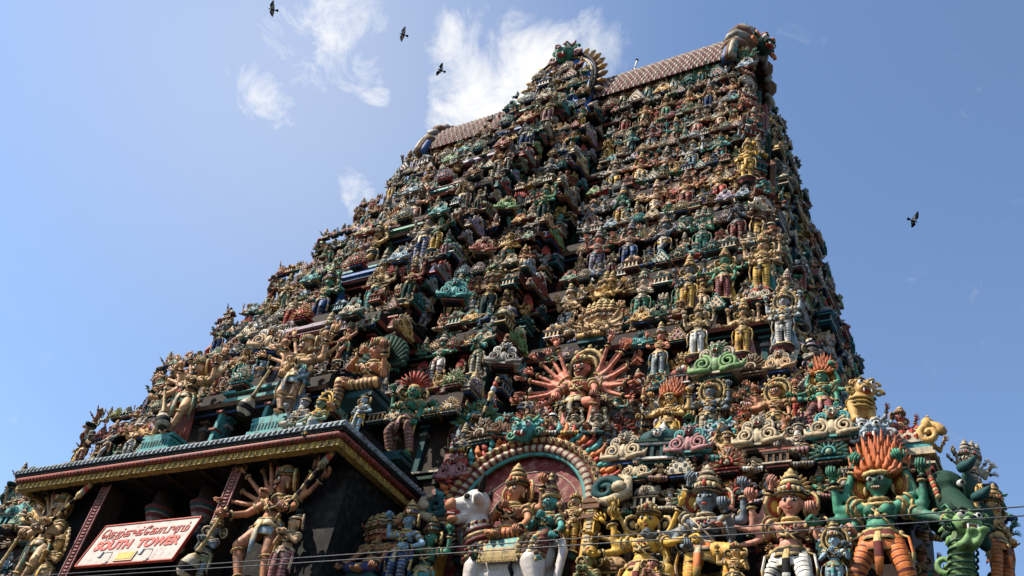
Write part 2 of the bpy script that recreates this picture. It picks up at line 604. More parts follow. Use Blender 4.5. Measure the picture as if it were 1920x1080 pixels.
def figure(arms=('abhaya', 'hip'), legs=('stand', 'stand'), female=False, heads=1, crown_kind='kirita', halo_kind='ears',
           voxel=.021, bare=False, stripes=True, fierce=False, tash=False, beard=False, turn=0, tilt=12, seated=False,
           belly=0.0, skirt=.43, drape=None, ped='round', fans=(), bust=False, sash=True, hero=False):
    """parts of one painted stucco figure, head top at 1.0, facing -Y"""
    P = {k: MB() for k in ('body', 'garment', 'legging', 'crown', 'jewellery', 'face', 'pedestal', 'drape')}
    sh = MB()
    sh.ell((0, .0, .535), (.104, .078, .062))
    sh.ell((0, -.012 - belly * .4, .60), (.086 + belly * .4, .070 + belly, .075))
    sh.ell((0, .0, .70), (.108, .072, .078))
    sh.ell((0, .0, .765), (.118, .058, .040))
    sh.limb((0, .0, .78), (0, .0, .86), .040, .037)
    if female:
        for sx in (-1, 1):
            sh.ell((sx * .05, -.062, .708), (.045, .045, .043))
    else:
        for sx in (-1, 1):
            sh.ell((sx * .05, -.045, .722), (.052, .036, .036))
    hm = []
    for k in range(heads):
        off = k - (heads - 1) / 2
        yaw = turn + (off * (30 if heads < 4 else 17))
        hm.append(T(off * (.095 if heads < 4 else .088), abs(off) * .022, .932) @ RZ(yaw) @ RX(tilt) @ Matrix.Scale(1.24 if heads < 4 else 1.1, 4))
    for M in hm:
        sh.ell((0, 0, .008), (.062, .066, .070), M=M)
        sh.ell((0, -.018, -.036), (.046, .046, .040), M=M)
        sh.tube([(0, -.060, .022), (0, -.074, -.004), (0, -.062, -.022)], [.008, .015, .013], 7, M=M)
        for sx in (-1, 1):
            sh.ell((sx * .062, .004, -.004), (.012, .018, .030), M=M)
            sh.ell((sx * .030, -.045, -.016), (.020, .02, .018), M=M)
    jw = P['jewellery']
    segs = []
    for i, a in enumerate(arms):
        sx = -1 if i % 2 == 0 else 1
        back = (i // 2) * .022
        if isinstance(a, str):
            if a == '-':
                continue
            e, h = ARM[a]
            e, h = Vector((e[0] * sx, e[1] + back * .6, e[2])), Vector((h[0] * sx, h[1] + back * .4, h[2]))
        else:
            e, h = Vector(a[0]), Vector(a[1])
        s0 = Vector((sx * .122, back, .765))
        segs.append((s0, e, h, 1.0))
    for sx, a0, a1, n, ln in fans:           # a spread of many arms behind the shoulder
        for k in range(n):
            a = radians(a0 + (a1 - a0) * k / max(1, n - 1))
            s0 = Vector((sx * .105, .035, .745 + .006 * (n - k) * .6))
            d = Vector((sx * cos(a), -.06 - .14 * (k % 2), sin(a)))
            e = s0 + d * ln * .5 + Vector((0, .02, -.012))
            h = s0 + d * ln
            segs.append((s0, e, h, .76))
    for s0, e, h, w in segs:
        sh.limb(s0, e, .042 * w, .033 * w, 8)
        sh.limb(e, h, .033 * w, .022 * w, 8)
    if bare:
        for i, l in enumerate(legs):
            sx = -1 if i == 0 else 1
            q = [Vector((p[0] * sx, p[1], p[2])) for p in (LEG[l] if isinstance(l, str) else l)]
            sh.limb(q[0], q[1], .068, .048, 9)
            sh.ell(q[1], (.048, .05, .05))
            sh.limb(q[1] + Vector((0, .012, -.02)), q[2], .047, .029, 9)
            sh.ell((q[2].x, q[2].y - .035, q[2].z - .022), (.030, .066, .022))
    body = P['body']
    if not bust or hero:
        pass
    body.merge(fuse(sh, voxel, SKIN, 2))
    for s0, e, h, w in segs:
        hand(body, h + (h - e).normalized() * .012, h - e, (1.25 if w == 1.0 else 1.1), SKIN, grip=hero and w == 1.0)
        for A, B, t, r in ((s0, e, .55, .042), (e, h, .80, .029), (e, h, .92, .027)):
            d = (B - A)
            c = A.lerp(B, t)
            Q = Matrix.Translation(c) @ d.to_track_quat('Z', 'Y').to_matrix().to_4x4()
            jw.ring((0, 0, 0), r * w, .0085, GOLD if t != .92 else DARK, 12, 4, Q, beads=1)
        if hero:
            d = (e - s0)
            Q = Matrix.Translation(s0.lerp(e, .18)) @ d.to_track_quat('Z', 'Y').to_matrix().to_4x4()
            jw.ring((0, 0, 0), .044 * w, .012, GOLD, 12, 5, Q, beads=1)
            jw.ell(e, .016 * w, GOLD, 7, 5)
    # jewellery on the trunk
    jw.ring((0, 0, 0), (.058, .056), .013, GOLD, 18, 5, T(0, -.008, .805) @ RX(14), beads=1)
    jw.ring((0, 0, 0), (.082, .068), .012, GOLD, 20, 5, T(0, -.012, .775) @ RX(24), beads=1)
    jw.ring((0, 0, 0), (.088, .098), .008, DARK, 20, 5, T(0, -.012, .745) @ RX(44))
    jw.ring((0, 0, 0), (.078, .112), .011, GOLD, 20, 5, T(0, -.014, .735) @ RX(50), beads=1)
    jw.ell((0, -.098, .655), (.020, .014, .024), GOLD, 8, 5)
    for k in range(-2, 3):
        jw.ell((k * .024, -.088 + abs(k) * .006, .692 + abs(k) * .02), (.011, .011, .014), GOLD if k % 2 == 0 else RED, 6, 4)
    jw.ring((0, 0, 0), (.092 + belly * .3, .076 + belly), .0085, DARK, 20, 4, T(0, -.006, .648))
    jw.ring((0, 0, 0), (.112, .086), .015, GOLD, 22, 5, T(0, 0, .562), beads=1)
    jw.ring((0, 0, 0), (.116, .090), .010, DARK, 22, 5, T(0, 0, .540))
    jw.tube([(-.10, -.045, .775), (-.03, -.095, .70), (.05, -.10, .62), (.10, -.06, .565)], .007, 5, GOLD)
    for k in range(-3, 4):
        jw.ell((k * .030, -.092 + k * k * .005, .515 - (.016 if k % 2 else 0)), (.011, .010, .020), GOLD, 6, 4)
    # legs
    lg = P['legging']
    gm = P['garment']
    for i, l in enumerate(legs):
        if bare:
            break
        sx = -1 if i == 0 else 1
        q = [Vector((p[0] * sx, p[1], p[2])) for p in (LEG[l] if isinstance(l, str) else l)]
        pts, rr, mm = [], [], []
        K = 18 if hero else 12
        for seg, (A, B, ra, rb) in enumerate(((q[0], q[1], .070, .050), (q[1], q[2], .050, .034))):
            for k in range(K + (seg == 1)):
                t = k / K
                b = (.5 - .5 * cos(2 * pi * (k % 3) / 3)) if stripes else 0
                pts.append(A.lerp(B, t) + Vector((0, -.012 * sin(pi * t) if seg == 0 else .012 * sin(pi * t), 0)))
                rr.append((ra + (rb - ra) * t) * (1 + .10 * b) + .008 * sin(pi * t) * seg)
                mm.append((STRIPE if k % 3 == 0 else CLOTH) if stripes else CLOTH)
        lg.tube(pts, rr, 10 if hero else 8, mm)
        lg.ell(q[0], .068, CLOTH, 8, 5)
        body.ell((q[2].x, q[2].y - .035, q[2].z - .024), (.030, .066, .024), SKIN, 8, 5)
        for dz in (.012, .034):
            Q = Matrix.Translation(q[2].lerp(q[1], dz * 4)) @ (q[1] - q[2]).to_track_quat('Z', 'Y').to_matrix().to_4x4()
            jw.ring((0, 0, 0), .038, .010, GOLD, 12, 4, Q, beads=1)
    if bare:
        for i, l in enumerate(legs):
            sx = -1 if i == 0 else 1
            q = [Vector((p[0] * sx, p[1], p[2])) for p in (LEG[l] if isinstance(l, str) else l)]
            for A, B, t, r in ((q[1], q[2], .16, .050), (q[1], q[2], .88, .036), (q[1], q[2], .96, .034)):
                Q = Matrix.Translation(A.lerp(B, t)) @ (B - A).to_track_quat('Z', 'Y').to_matrix().to_4x4()
                jw.ring((0, 0, 0), r, .008, GOLD if t < .9 else DARK, 12, 4, Q, beads=1)
    # waist cloth
    if seated:
        gm.lathe([(.10, .56), (.128, .52), (.13, .47), (.10, .455)], 20, CLOTH, (0, -.01, 0), None, 10, .04, 1.0, .82)
    else:
        gm.lathe([(.094, .575), (.112, .55), (.128, .50), (.138, skirt), (.128, skirt - .012), (.10, .50)], 24,
                 [CLOTH, CLOTH, CLOTH, GOLD, DARK], (0, -.002, 0), None, 8, .05, 1.0, .80)
        gm.lathe([(.118, .555), (.130, .52), (.136, .495), (.118, .49)], 24, [STRIPE, GOLD, DARK], (0, -.003, 0), None, 6, .06, 1.0, .82)
    if sash and not seated:
        gm.tube([(0, -.098, .54), (0, -.125, .46), (.004, -.120, .36), (-.004, -.105, .25)], [.020, .028, .030, .018], 7, [GOLD, STRIPE, CLOTH], flat=.45)
        for sx in (-1, 1):
            gm.tube([(sx * .11, -.03, .55), (sx * .17, -.04, .52), (sx * .19, -.03, .42), (sx * .17, -.01, .30), (sx * .20, .0, .24)],
                    [.012, .018, .020, .024, .008], 6, [GOLD, CLOTH], flat=.5)
            gm.ell((sx * .125, -.03, .55), (.022, .02, .026), GOLD, 7, 5)
    for k, M in enumerate(hm):
        face(P['face'], M, fierce, tash, beard)
        crown(P['crown'], M, crown_kind, hero)
        if halo_kind and (heads == 1 or halo_kind != 'ears'):
            halo(P['crown'], halo_kind, M if heads == 1 else hm[heads // 2])
    if heads > 1:
        P['crown'].ring((0, 0, 0), (.06 * heads, .15), .012, GOLD, 30, 5, T(0, .09, .99) @ RX(90), beads=1)
    dm = P['drape']
    if drape == 'pleats':
        for k in range(9):
            a = (k - 4) / 4
            dm.tube([(a * .05, .07, .56), (a * .15, .07, .28), (a * .21, .075, -.01)], [.018, .026, .032], 6, PLATE, flat=.7)
    elif drape == 'flames':
        dm.ring((0, 0, 0), (.33, .62), .020, GOLD, 30, 5, T(0, .09, .42) @ RX(90), beads=1, a0=-.3, a1=pi + .3)
        for k in range(19):
            a = radians(-15 + 210 * k / 18)
            p = Vector((cos(a) * .34, .09, .42 + sin(a) * .63))
            dm.cone(p, p + Vector((cos(a), 0, sin(a))) * .13, .030, 6, RED if k % 2 else PLATE, bend=(.015, 0, .01))
    elif drape == 'shell':
        for k in range(17):
            a = radians(-10 + 200 * k / 16)
            dm.tube([(cos(a) * .05, .10, .84 + sin(a) * .05), (cos(a) * .2, .075, .84 + sin(a) * .2), (cos(a) * .31, .05, .84 + sin(a) * .31)], [.012, .03, .034], 6, PLATE)
    pd = P['pedestal']
    z0 = .44 if seated else 0
    if ped == 'round':
        pd.lathe([(.12, z0 - .15), (.10, z0 - .12), (.165, z0 - .07), (.175, z0 - .055), (.15, z0 - .04), (.175, z0 - .025), (.165, z0 + .0), (.02, z0 + .004)], 20,
                 [DARK, PED, DARK, PED, DARK, GOLD, PED], (0, -.02, 0), None, 10, .03, 1.1, .8)
        pd.lathe([(.09, z0 - .42), (.08, z0 - .15)], 8, DARK, (0, .0, 0))
    elif ped == 'box':
        for (w, h, zz) in ((.42, .03, .0), (.36, .04, -.035), (.44, .05, -.08)):
            pd.box((0, -.02, z0 + zz - .012), (w, .26, h), PED)
    return P


def merged(P):
    out = MB()
    for k in P:
        out.merge(P[k])
    return out


def statue(name, P, loc, H, mats, label, cat='statue', group=None, rotz=0, lean=0, extra=None):
    """a large statue: Empty at its feet with one mesh per part"""
    r = empty(name, loc, rotz, H)
    r.rotation_euler = (radians(lean), 0, rotz)
    tag(r, label, cat, group)
    nm = dict(body='body', garment='waist_cloth', legging='leggings', crown='crown', jewellery='jewellery', face='face_paint', pedestal='pedestal', drape='back_plate')
    for k, mb in P.items():
        if mb.f:
            mb.obj(nm[k], mats, r)
    for k, mb in (extra or {}).items():
        mb.obj(k, mats, r)
    return r


# ------------------------------------------------------------------ the tower's shape
LZ = [0, 9.3, 13.1, 16.4, 19.7, 23.2, 26.7, 30.2, 33.5, 36.6, 39.6]      # ledge heights


def lerp_tab(x, xs, ys):
    if x <= xs[0]:
        return ys[0]
    for i in range(1, len(xs)):
        if x <= xs[i]:
            return ys[i - 1] + (ys[i] - ys[i - 1]) * (x - xs[i - 1]) / (xs[i] - xs[i - 1])
    return ys[-1]


def ym(z):
    return lerp_tab(z, [5, 9.3, 13.1, 16.4, 20, 23.2, 26.8, 30.3, 33.7, 37, 40, 45], [16.3, 17.1, 18.3, 19.4, 20.7, 21.9, 23.1, 24.4, 25.5, 26.6, 27.5, 28.8])


def Wd(z):
    return lerp_tab(z, [5, 9.3, 13.1, 16.4, 19.6, 23.2, 26.8, 30.3, 33.7, 37, 40], [18.0, 17.1, 15.8, 14.7, 13.8, 12.95, 12.25, 11.55, 10.9, 10.3, 9.8])


def bi(z):
    return max(2.4, min(6.6, 6.6 - (z - 16) * .175))


def bc(z):
    return max(1.35, .48 * bi(z))


def Pj(z):
    return lerp_tab(z, [9, 15, 20, 28, 32, 36, 40], [3.0, 3.2, 3.1, 2.8, 2.5, 2.2, 2.0])


YC = 29.3


def plan(z, off, notch=0.0):
    yf, w, b1, b2, p = ym(z) - off, Wd(z) + off, bi(z) + off, bc(z) + off, Pj(z)
    y1, y2 = yf - p * .45, yf - p
    sb, s0, s1 = .35, max(YC - 4.2, yf + off + 1.3) - off, YC + 4.2 + off
    yb = 2 * YC - yf
    half = [(b1, yf), (w, yf), (w, s0), (w + sb, s0), (w + sb, s1), (w, s1), (w, yb)]
    mid = [(b2, y2), (b2, y1), (b1, y1)]
    front = ([(.95, y2 + notch), (.95, y2)] if notch else []) + mid + half
    return [(-x, y) for x, y in reversed(front)] + front


def loft(mb, prof, zref=None, notch=0.0, mats=None):
    """stack of plan outlines: prof = [(z, offset)]"""
    rings = [[(x, y, z) for x, y in plan(zref if zref is not None else z, o, notch)] for z, o in prof]
    n = len(rings[0])
    vs = [p for r in rings for p in r]
    fs, ms = [], []
    for i in range(len(rings) - 1):
        for k in range(n):
            j = (k + 1) % n
            fs.append((i * n + k, i * n + j, (i + 1) * n + j, (i + 1) * n + k))
            ms.append(mats[i % len(mats)] if mats else 0)
    fs.append(tuple(range(n - 1, -1, -1)))
    ms.append(ms[0])
    fs.append(tuple(range((len(rings) - 1) * n, len(rings) * n)))
    ms.append(ms[-2])
    mb.add(vs, fs, ms, False)
# ------------------------------------------------------------------ ground and tower body
gnd = MB()
gnd.add([(-900, -900, 0), (900, -900, 0), (900, 900, 0), (-900, 900, 0)], [(0, 1, 2, 3)], 0, False)
tag(gnd.obj('street_ground', [paint('asphalt', .9, .4)]), kind='structure')

tower = empty('temple_tower', (0, 17, 0))
tag(tower, 'tall tapering temple gate tower crowded with painted stucco figures', 'tower')
TW = []


def tpart(name, mb, mats, parent=None):
    o = mb.obj(name, [paint(x) for x in mats], parent or tower)
    if parent is None:
        o.location = (0, -17, 0)
    return o


base = MB()
loft(base, [(0, .3), (1.2, .3), (1.3, 0), (7.3, -.2), (7.6, .3), (8.6, .3), (8.62, -.8)], zref=9.3)
base.box((0, 27, 9.0), (33, 18, .72), 0)
base.box((0, 17.5, 8.8), (9.5, 5.6, .3), 0)
tpart('granite_base', base, ['stone'])
WALLC = [('umber', 'black'), ('umber', 'black'), ('umber', 'black'), ('umber', 'black')]
BANDC = [['umber', 'brown', 'bone', 'dark_teal', 'black', 'old_gold', 'brick', 'stone'], ['umber', 'dark_teal', 'cream', 'brick', 'black', 'teal', 'maroon', 'stone'],
         ['umber', 'dark_green', 'bone', 'navy', 'black', 'cream', 'brown', 'stone']]
for i in range(1, 10):
    z0, z1 = LZ[i], LZ[i + 1]
    h = z1 - z0
    zm = (z0 + z1) / 2
    wc = WALLC[i % 4]
    w = MB()
    if i == 1:
        for sx in (-1, 1):       # piers either side of the gate recess, then the plain flanks
            w.box((sx * 4.2, 17.1, zm), (3.0, 4.0, h - .02), 1)
            w.box((sx * 11.5, 19.6, zm), (11.5, 4.0, h - .02), 0)
        w.box((0, 20.6, zm), (5.4, .6, h - .02), 1)
        w.box((-17.2 * 0, 30, zm), (30, 16, h - .02), 0)
    else:
        loft(w, [(z0 - .01, -.55), (z1 - .25, -.62)], zm, 1.4)
    # pilasters on every face of the front and the right flank
    yf, W, b1, b2, p = ym(zm) + .57, Wd(zm) - .57, bi(zm), bc(zm), Pj(zm)
    runs = [(-W, -b1, yf), (b1, W, yf)]
    if i > 1:
        runs += [(-b1 + .5, -b2, yf - p * .45), (b2, b1 - .5, yf - p * .45), (-b2 + .5, -.8, yf - p), (.8, b2 - .5, yf - p)]
    else:
        runs = [(-W, -7, 17.58), (7, W, 17.58)]
    for xa, xb, y in runs:
        n = max(1, int((xb - xa) / .8))
        for k in range(n + 1):
            x = xa + (xb - xa) * k / max(1, n)
            m = 2 + (k + i) % 4
            w.box((x, y, z0 + h * .30), (.17, .2, h * .58), m)
            w.box((x, y - .02, z0 + h * .50), (.24, .26, .10), 6)
            w.box((x, y - .03, z0 + h * .57), (.32, .30, .09), m)
    ys = yf
    while ys < YC + 10:
        xx = W + (1.1 if abs(ys - YC) < 3.8 else 0)
        w.box((xx, ys, z0 + h * .3), (.2, .17, h * .58), 2 + int(ys * 3) % 4)
        ys += .9
    tpart('storey_wall', w, [wc[0], wc[1], 'dark_teal', 'brick', 'dark_green', 'brown', 'stone'])
    bc_ = BANDC[i % 3]
    if i > 1:
        m = MB()
        loft(m, [(z0, -.08), (z0 + .09, -.08), (z0 + .12, -.26), (z0 + .22, -.26), (z0 + .24, -.16), (z0 + .30, -.16), (z0 + .31, -.55)], zm, 0, [1, 4, 3, 4, 2, 4])
        tpart('plinth_moulding', m, bc_)
        m = MB()
        zz = z0 + .60 * h
        loft(m, [(zz, -.55), (zz + .02, -.30), (zz + .10, -.30), (zz + .12, -.12), (zz + .22, -.05), (zz + .27, -.15), (zz + .28, -.55)], zm, 0, [0, 3, 4, 6, 5, 7])
        tpart('frieze', m, bc_)
    m = MB()
    zc = z1
    if i > 1 or True:
        zr = (z1 + .8)
        loft(m, [(zc - .52, -.6 if i > 1 else -.9), (zc - .50, -.22), (zc - .42, -.22), (zc - .40, -.10), (zc - .30, .0), (zc - .22, -.03), (zc - .20, -.14), (zc - .12, -.14),
                 (zc - .11, .02), (zc - .02, .02), (zc, -.1), (zc + .01, -.6)], zr if i > 1 else zr, 0, [0, 1, 4, 6, 6, 5, 4, 3, 4, 2, 7])
        if i > 1:
            tpart('cornice', m, bc_)
    if i == 1:
        for sx in (-1, 1):
            m = MB()
            x0, x1 = 6.3, 17.0
            for (za, zb, ya) in ((12.45, 12.54, 17.5), (12.54, 12.72, 17.4), (12.72, 12.80, 17.5), (12.80, 12.95, 17.3)):
                m.box((sx * (x0 + x1) / 2, (ya + 19) / 2, (za + zb) / 2), (x1 - x0, 19 - ya, zb - za), int(za * 50) % 6)
            tpart('cornice', m, bc_)
    # window of the central bay
    if i >= 2:
        yb = ym(zm) + .55 - p
        fr = MB()
        hw = .80 if i > 2 else .85
        tz = z0 + h * (.70 if i > 2 else .72)
        for sx in (-1, 1):
            fr.box((sx * (hw + .07), yb - .12, (z0 + tz) / 2), (.14, .4, tz - z0), 0)
            for q in range(4):
                fr.box((sx * (hw + .10), yb - .16, z0 + .2 + q * .6), (.24, .46, .07), 2)
            fr.box((sx * (hw + .20), yb + .0, (z0 + tz) / 2), (.12, .3, tz - z0), 1)
        fr.box((0, yb - .09, tz + .06), (2 * hw + .5, .4, .12), 0)
        fr.box((0, yb - .05, tz + .20), (2 * hw + .3, .34, .14), 2)
        for k in range(12):
            fr.box((-hw - .05 + (2 * hw + .1) * k / 11, yb - .20, tz + .20), (.06, .06, .12), 1)
        fr.box((0, yb - .1, tz + .33), (2 * hw + .7, .46, .10), 0)
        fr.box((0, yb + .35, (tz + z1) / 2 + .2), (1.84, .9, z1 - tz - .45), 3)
        zt = tz + .39
        q = 0
        while zt < z1 - .55:
            fr.box((0, yb - .12 - .05 * (q % 2), zt + .05), (2 * hw + .5 + .16 * (q % 2), .3, .085), (0, 2, 1)[q % 3])
            zt += .095
            q += 1
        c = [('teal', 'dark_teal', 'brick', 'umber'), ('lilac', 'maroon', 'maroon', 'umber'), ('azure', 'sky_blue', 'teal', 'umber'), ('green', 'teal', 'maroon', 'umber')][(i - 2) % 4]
        tpart('window_frame', fr, c)

# canopy over the gate
cp = tpart('canopy', MB().box((0, 16.2, 12.33), (11.7, 4.0, .34), 0), ['black'])


def rim(x, y0, y1, z0, z1, mats, mb, m=0):
    d = .22
    mb.box((0, y0 + d / 2, (z0 + z1) / 2), (2 * x, d, z1 - z0), m)
    for sx in (-1, 1):
        mb.box((sx * (x - d / 2), (y0 + d + y1) / 2, (z0 + z1) / 2), (d, y1 - y0 - d, z1 - z0), m)


mb = MB()
rim(5.96, 14.12, 18, 12.06, 12.24, None, mb)
for sgn in range(58):            # leaf relief on the gold band
    x = -5.8 + sgn * .2035
    mb.tube([(x, 14.115, 12.08), (x + .07, 14.10, 12.13), (x + .02, 14.10, 12.18), (x + .10, 14.115, 12.22)], [.010, .02, .022, .010], 5, 1)
for k in range(19):
    y = 14.3 + k * .2
    for sx in (-1, 1):
        mb.tube([(sx * 5.965, y, 12.08), (sx * 5.98, y + .07, 12.13), (sx * 5.98, y + .02, 12.18), (sx * 5.965, y + .1, 12.22)], [.010, .02, .022, .010], 5, 1)
tpart('gold_band', mb, ['old_gold', 'mustard'], cp).location = (0, 0, 0)
mb = MB()
for (x, y, r, z) in ((6.0, 14.08, .085, 12.31),):
    pts = [(-x, 18, z), (-x, y + .05, z), (-x + .05, y, z), (x - .05, y, z), (x, y + .05, z), (x, 18, z)]
    mb.tube(pts, r, 10, 0)
    n = 80
    for k in range(n):
        xx = -5.9 + 11.8 * k / (n - 1)
        mb.ell((xx, y - .065, z - .03), (.04, .03, .045), 1, 6, 4)
    for k in range(26):
        for sx in (-1, 1):
            mb.ell((sx * (x + .065), y + .1 + k * .145, z - .03), (.03, .04, .045), 1, 6, 4)
tpart('roll_moulding', mb, ['brick', 'maroon'], cp).location = (0, 0, 0)
mb = MB()
rim(6.08, 14.0, 18, 12.39, 12.47, None, mb, 0)
rim(6.13, 13.95, 18, 12.475, 12.60, None, mb, 2)
mb.box((0, 16, 12.55), (11.6, 3.6, .09), 2)
for k in range(70):
    mb.tube([(-6.08 + 12.1 * k / 69, 13.945, 12.49), (-6.02 + 12.1 * k / 69, 13.93, 12.535), (-5.98 + 12.1 * k / 69, 13.945, 12.585)], .016, 5, 3)
for k in range(24):
    for sx in (-1, 1):
        mb.tube([(sx * 6.135, 14.0 + k * .16, 12.49), (sx * 6.145, 14.06 + k * .16, 12.535), (sx * 6.135, 14.1 + k * .16, 12.585)], .016, 5, 3)
tpart('eave_slab', mb, ['black', 'brown', 'pale_blue', 'bone'], cp).location = (0, 0, 0)
mb = MB()
for k in range(9):
    mb.box((-5 + k * 1.25, 16.1, 12.11), (.16, 3.6, .1), 0)
tpart('soffit_beams', mb, ['umber'], cp).location = (0, 0, 0)

# gate recess: carved jambs and the pair of hanging-lotus columns
for sx in (-1, 1):
    j = MB()
    j.box((sx * 2.45, 14.87, 10.6), (.32, .6, 3.0), 2)
    j.box((sx * 2.45, 14.56, 10.6), (.34, .02, 3.0), 0)
    for k in range(30):
        z = 9.2 + k * .095
        j.tube([(sx * 2.45 - .11, 14.55, z), (sx * 2.45 - .03, 14.53, z + .05), (sx * 2.45 + .04, 14.53, z + .02), (sx * 2.45 + .11, 14.55, z + .07)], [.012, .022, .022, .012], 5, 1)
    for s2 in (-1, 1):
        j.box((sx * 2.45 + s2 * .155, 14.54, 10.6), (.03, .03, 3.0), 1)
    tpart('carved_jamb', j, ['brick', 'rose', 'umber'])
    c = MB()
    c.lathe([(.16, 9.3), (.16, 10.6), (.22, 10.7), (.17, 10.8), (.24, 10.95), (.20, 11.05), (.14, 11.10), (.30, 11.30), (.36, 11.40), (.33, 11.46), (.42, 11.5), (.42, 11.6), (.3, 11.72), (.3, 12.14), (.02, 12.15)], 24,
            [1, 1, 0, 2, 0, 1, 2, 3, 2, 0, 3, 1, 1, 1], (sx * .85, 15.35, 0), None, 12, .04)
    tpart('lotus_column', c, ['dark_teal', 'umber', 'stone', 'maroon'])

# vaulted crown of the tower with diamond scales
ZS, RY_, RZ_, XR, XL = 41.0, 2.3, 3.35, 9.1, 8.35
vault = MB()
arc = [(YC - RY_ * cos(pi * k / 24), ZS + RZ_ * sin(pi * k / 24)) for k in range(25)]
vs, fs = [], []
for sx in (-1, 1):
    vs += [(sx * XR if sx > 0 else -XL, y, z) for y, z in arc]
for k in range(24):
    fs.append((k, k + 1, 25 + k + 1, 25 + k)[::-1])
fs += [tuple(range(25)), tuple(range(49, 24, -1))]
vault.add(vs, fs, 0, False)
for (za, zb, y) in ((39.6, 40.3, 27.9), (40.3, 40.5, 27.5), (40.5, 40.75, 27.75), (40.75, 41.0, 27.3)):
    vault.box(((XR - XL) / 2, YC, (za + zb) / 2), (XR + XL + .6, 2 * (YC - y), zb - za - .004), 1 + int(za * 10) % 3)
vt = tpart('vaulted_roof', vault, ['maroon', 'dark_teal', 'bone', 'brown'])
sc = MB()
NU, NV = 62, 24
for v in range(NV):
    for u in range(NU):
        a = pi * (v + .5) / (NV * 1.55)
        da = pi / (NV * 1.55) * .74
        x = -XL + (u + .5 + .5 * (v % 2)) * (XR + XL) / (NU + .5)
        dx = XR / NU * .74

        def P_(xx, aa, lift):
            return (xx, YC - (RY_ + lift) * cos(aa), ZS + (RZ_ + lift) * sin(aa))
        sc.add([P_(x - dx, a, .01), P_(x, a - da, .01), P_(x + dx, a, .01), P_(x, a + da, .01), P_(x, a, .06)],
               [(0, 1, 4), (1, 2, 4), (2, 3, 4), (3, 0, 4)], (u * 3 + v) % 2, False)
tpart('roof_scales', sc, ['scale_rose', 'scale_bone'], vt).location = (0, 0, 0)
fin = MB()
fin.lathe([(.30, 0), (.34, .3), (.22, .8), (.05, 1.35), (.01, 1.4)], 14, 0, (-7.2, YC, ZS + RZ_ - .1))
for x in (-4.5, 1.2, 5.0, 7.0, 8.6):
    fin.lathe([(.10, 0), (.16, .1), (.06, .2), (.1, .28), (.01, .45)], 10, 1, (x, YC - .2, ZS + RZ_ - .05))
tpart('roof_finials', fin, ['blue', 'black'], vt).location = (0, 0, 0)
# horseshoe ends of the vault
XR0 = XR
for sx in (-1, 1):
    XR = XR0 if sx > 0 else XL
    e = MB()
    for k, (r, t, m) in enumerate(((.98, .24, 0), (1.04, .18, 1), (1.08, .14, 2))):
        pts = [(sx * (XR + .1 + k * .16), YC - RY_ * 1.08 * r * cos(pi * q / 20), ZS - .5 + RZ_ * .92 * r * sin(pi * q / 20)) for q in range(21)]
        e.tube(pts, t, 8, m)
    for q in range(26):
        a = pi * (q + .5) / 26
        e.ell((sx * (XR + .45), YC - RY_ * 1.08 * cos(a), ZS - .5 + RZ_ * 1.06 * sin(a)), (.2, .22, .24), 3 + q % 2, 8, 5)
    for q in range(5):               # bulging ribbed shell over the gable
        a = radians(38 + q * 26)
        e.ell((sx * (XR + .55), YC - RY_ * .8 * cos(a), ZS + RZ_ * .84 * sin(a)), (.75, .55, .55), 1, 12, 7)
    e.box((sx * (XR + .3), YC, ZS + .9), (.5, RY_ * 1.6, 2.6), 5)
    lift = 1.24 if sx > 0 else 1.08
    for q in range(12):
        a = radians(15 + q * 13.6)
        ctl = [(-.2, .98, 1.0), (.05, 1.02, 1.04 + .4 * (lift - 1)), (.35, 1.0, lift), (.65, .9, lift * .96), (.85, .72, lift * .84), (1.0, .42, .62)]
        e.tube([(sx * (XR + u), YC - RY_ * v * cos(a), ZS + RZ_ * w_ * sin(a)) for u, v, w_ in ctl], [.16, .26, .32, .30, .26, .14], 12, 1 + 2 * (q % 2))
        if q % 2:
            e.ell((sx * (XR + .5), YC - RY_ * 1.02 * cos(a), ZS + RZ_ * (lift + .06) * sin(a)), (.14, .14, .17), 4, 7, 5)
    tpart('vault_gable', e, ['blue', 'brown', 'bone', 'stone', 'teal', 'umber'])
# central horseshoe gable
g = MB()
GX, GY, GZ = 0.0, 26.75, 42.3
out = [(2.15 * cos(radians(a)), 2.9 * sin(radians(a))) for a in range(-25, 206, 11)]
g.prism([(GX + x, GZ + z) for x, z in out], GY, GY + 2.4, 0, side=0)
g.box((GX, GY + 1.2, 40.4), (3.9, 2.36, 3.0), 0)
for k, (r, t, m) in enumerate(((1.0, .10, 6), (.90, .07, 3))):
    g.tube([(GX + x * r, GY - .05, GZ + z * r) for x, z in out], t, 7, m)
for q, (x, z) in enumerate(out[1:-1]):
    n = Vector((x / 2.15, 0, z / 2.9)).normalized()
    p = Vector((GX + x, GY + .1, GZ + z))
    g.tube([p, p + n * .35, p + n * .62], [.13, .19, .05], 6, 4 + q % 2, flat=.6)
g.prism([(GX + x * .7, GZ + z * .7) for x, z in out], GY - .06, GY + .02, 6)
tpart('central_gable', g, ['azure', 'bone', 'teal', 'gold', 'cream', 'ochre', 'umber'])
# ------------------------------------------------------------------ carved crests, shrines, masks
def spiral(mb, c, r0, turns, sx, rad, mat, M=None, y=0, start=0.0):
    pts, rr = [], []
    n = int(14 * turns)
    for k in range(n + 1):
        t = k / n
        a = start + sx * 2 * pi * turns * t
        r = r0 * (1 - .82 * t)
        pts.append((c[0] + r * cos(a), c[1] + y - .05 * t, c[2] + r * sin(a)))
        rr.append(rad * (1 - .45 * t))
    mb.tube(pts, rr, 6, mat, M)


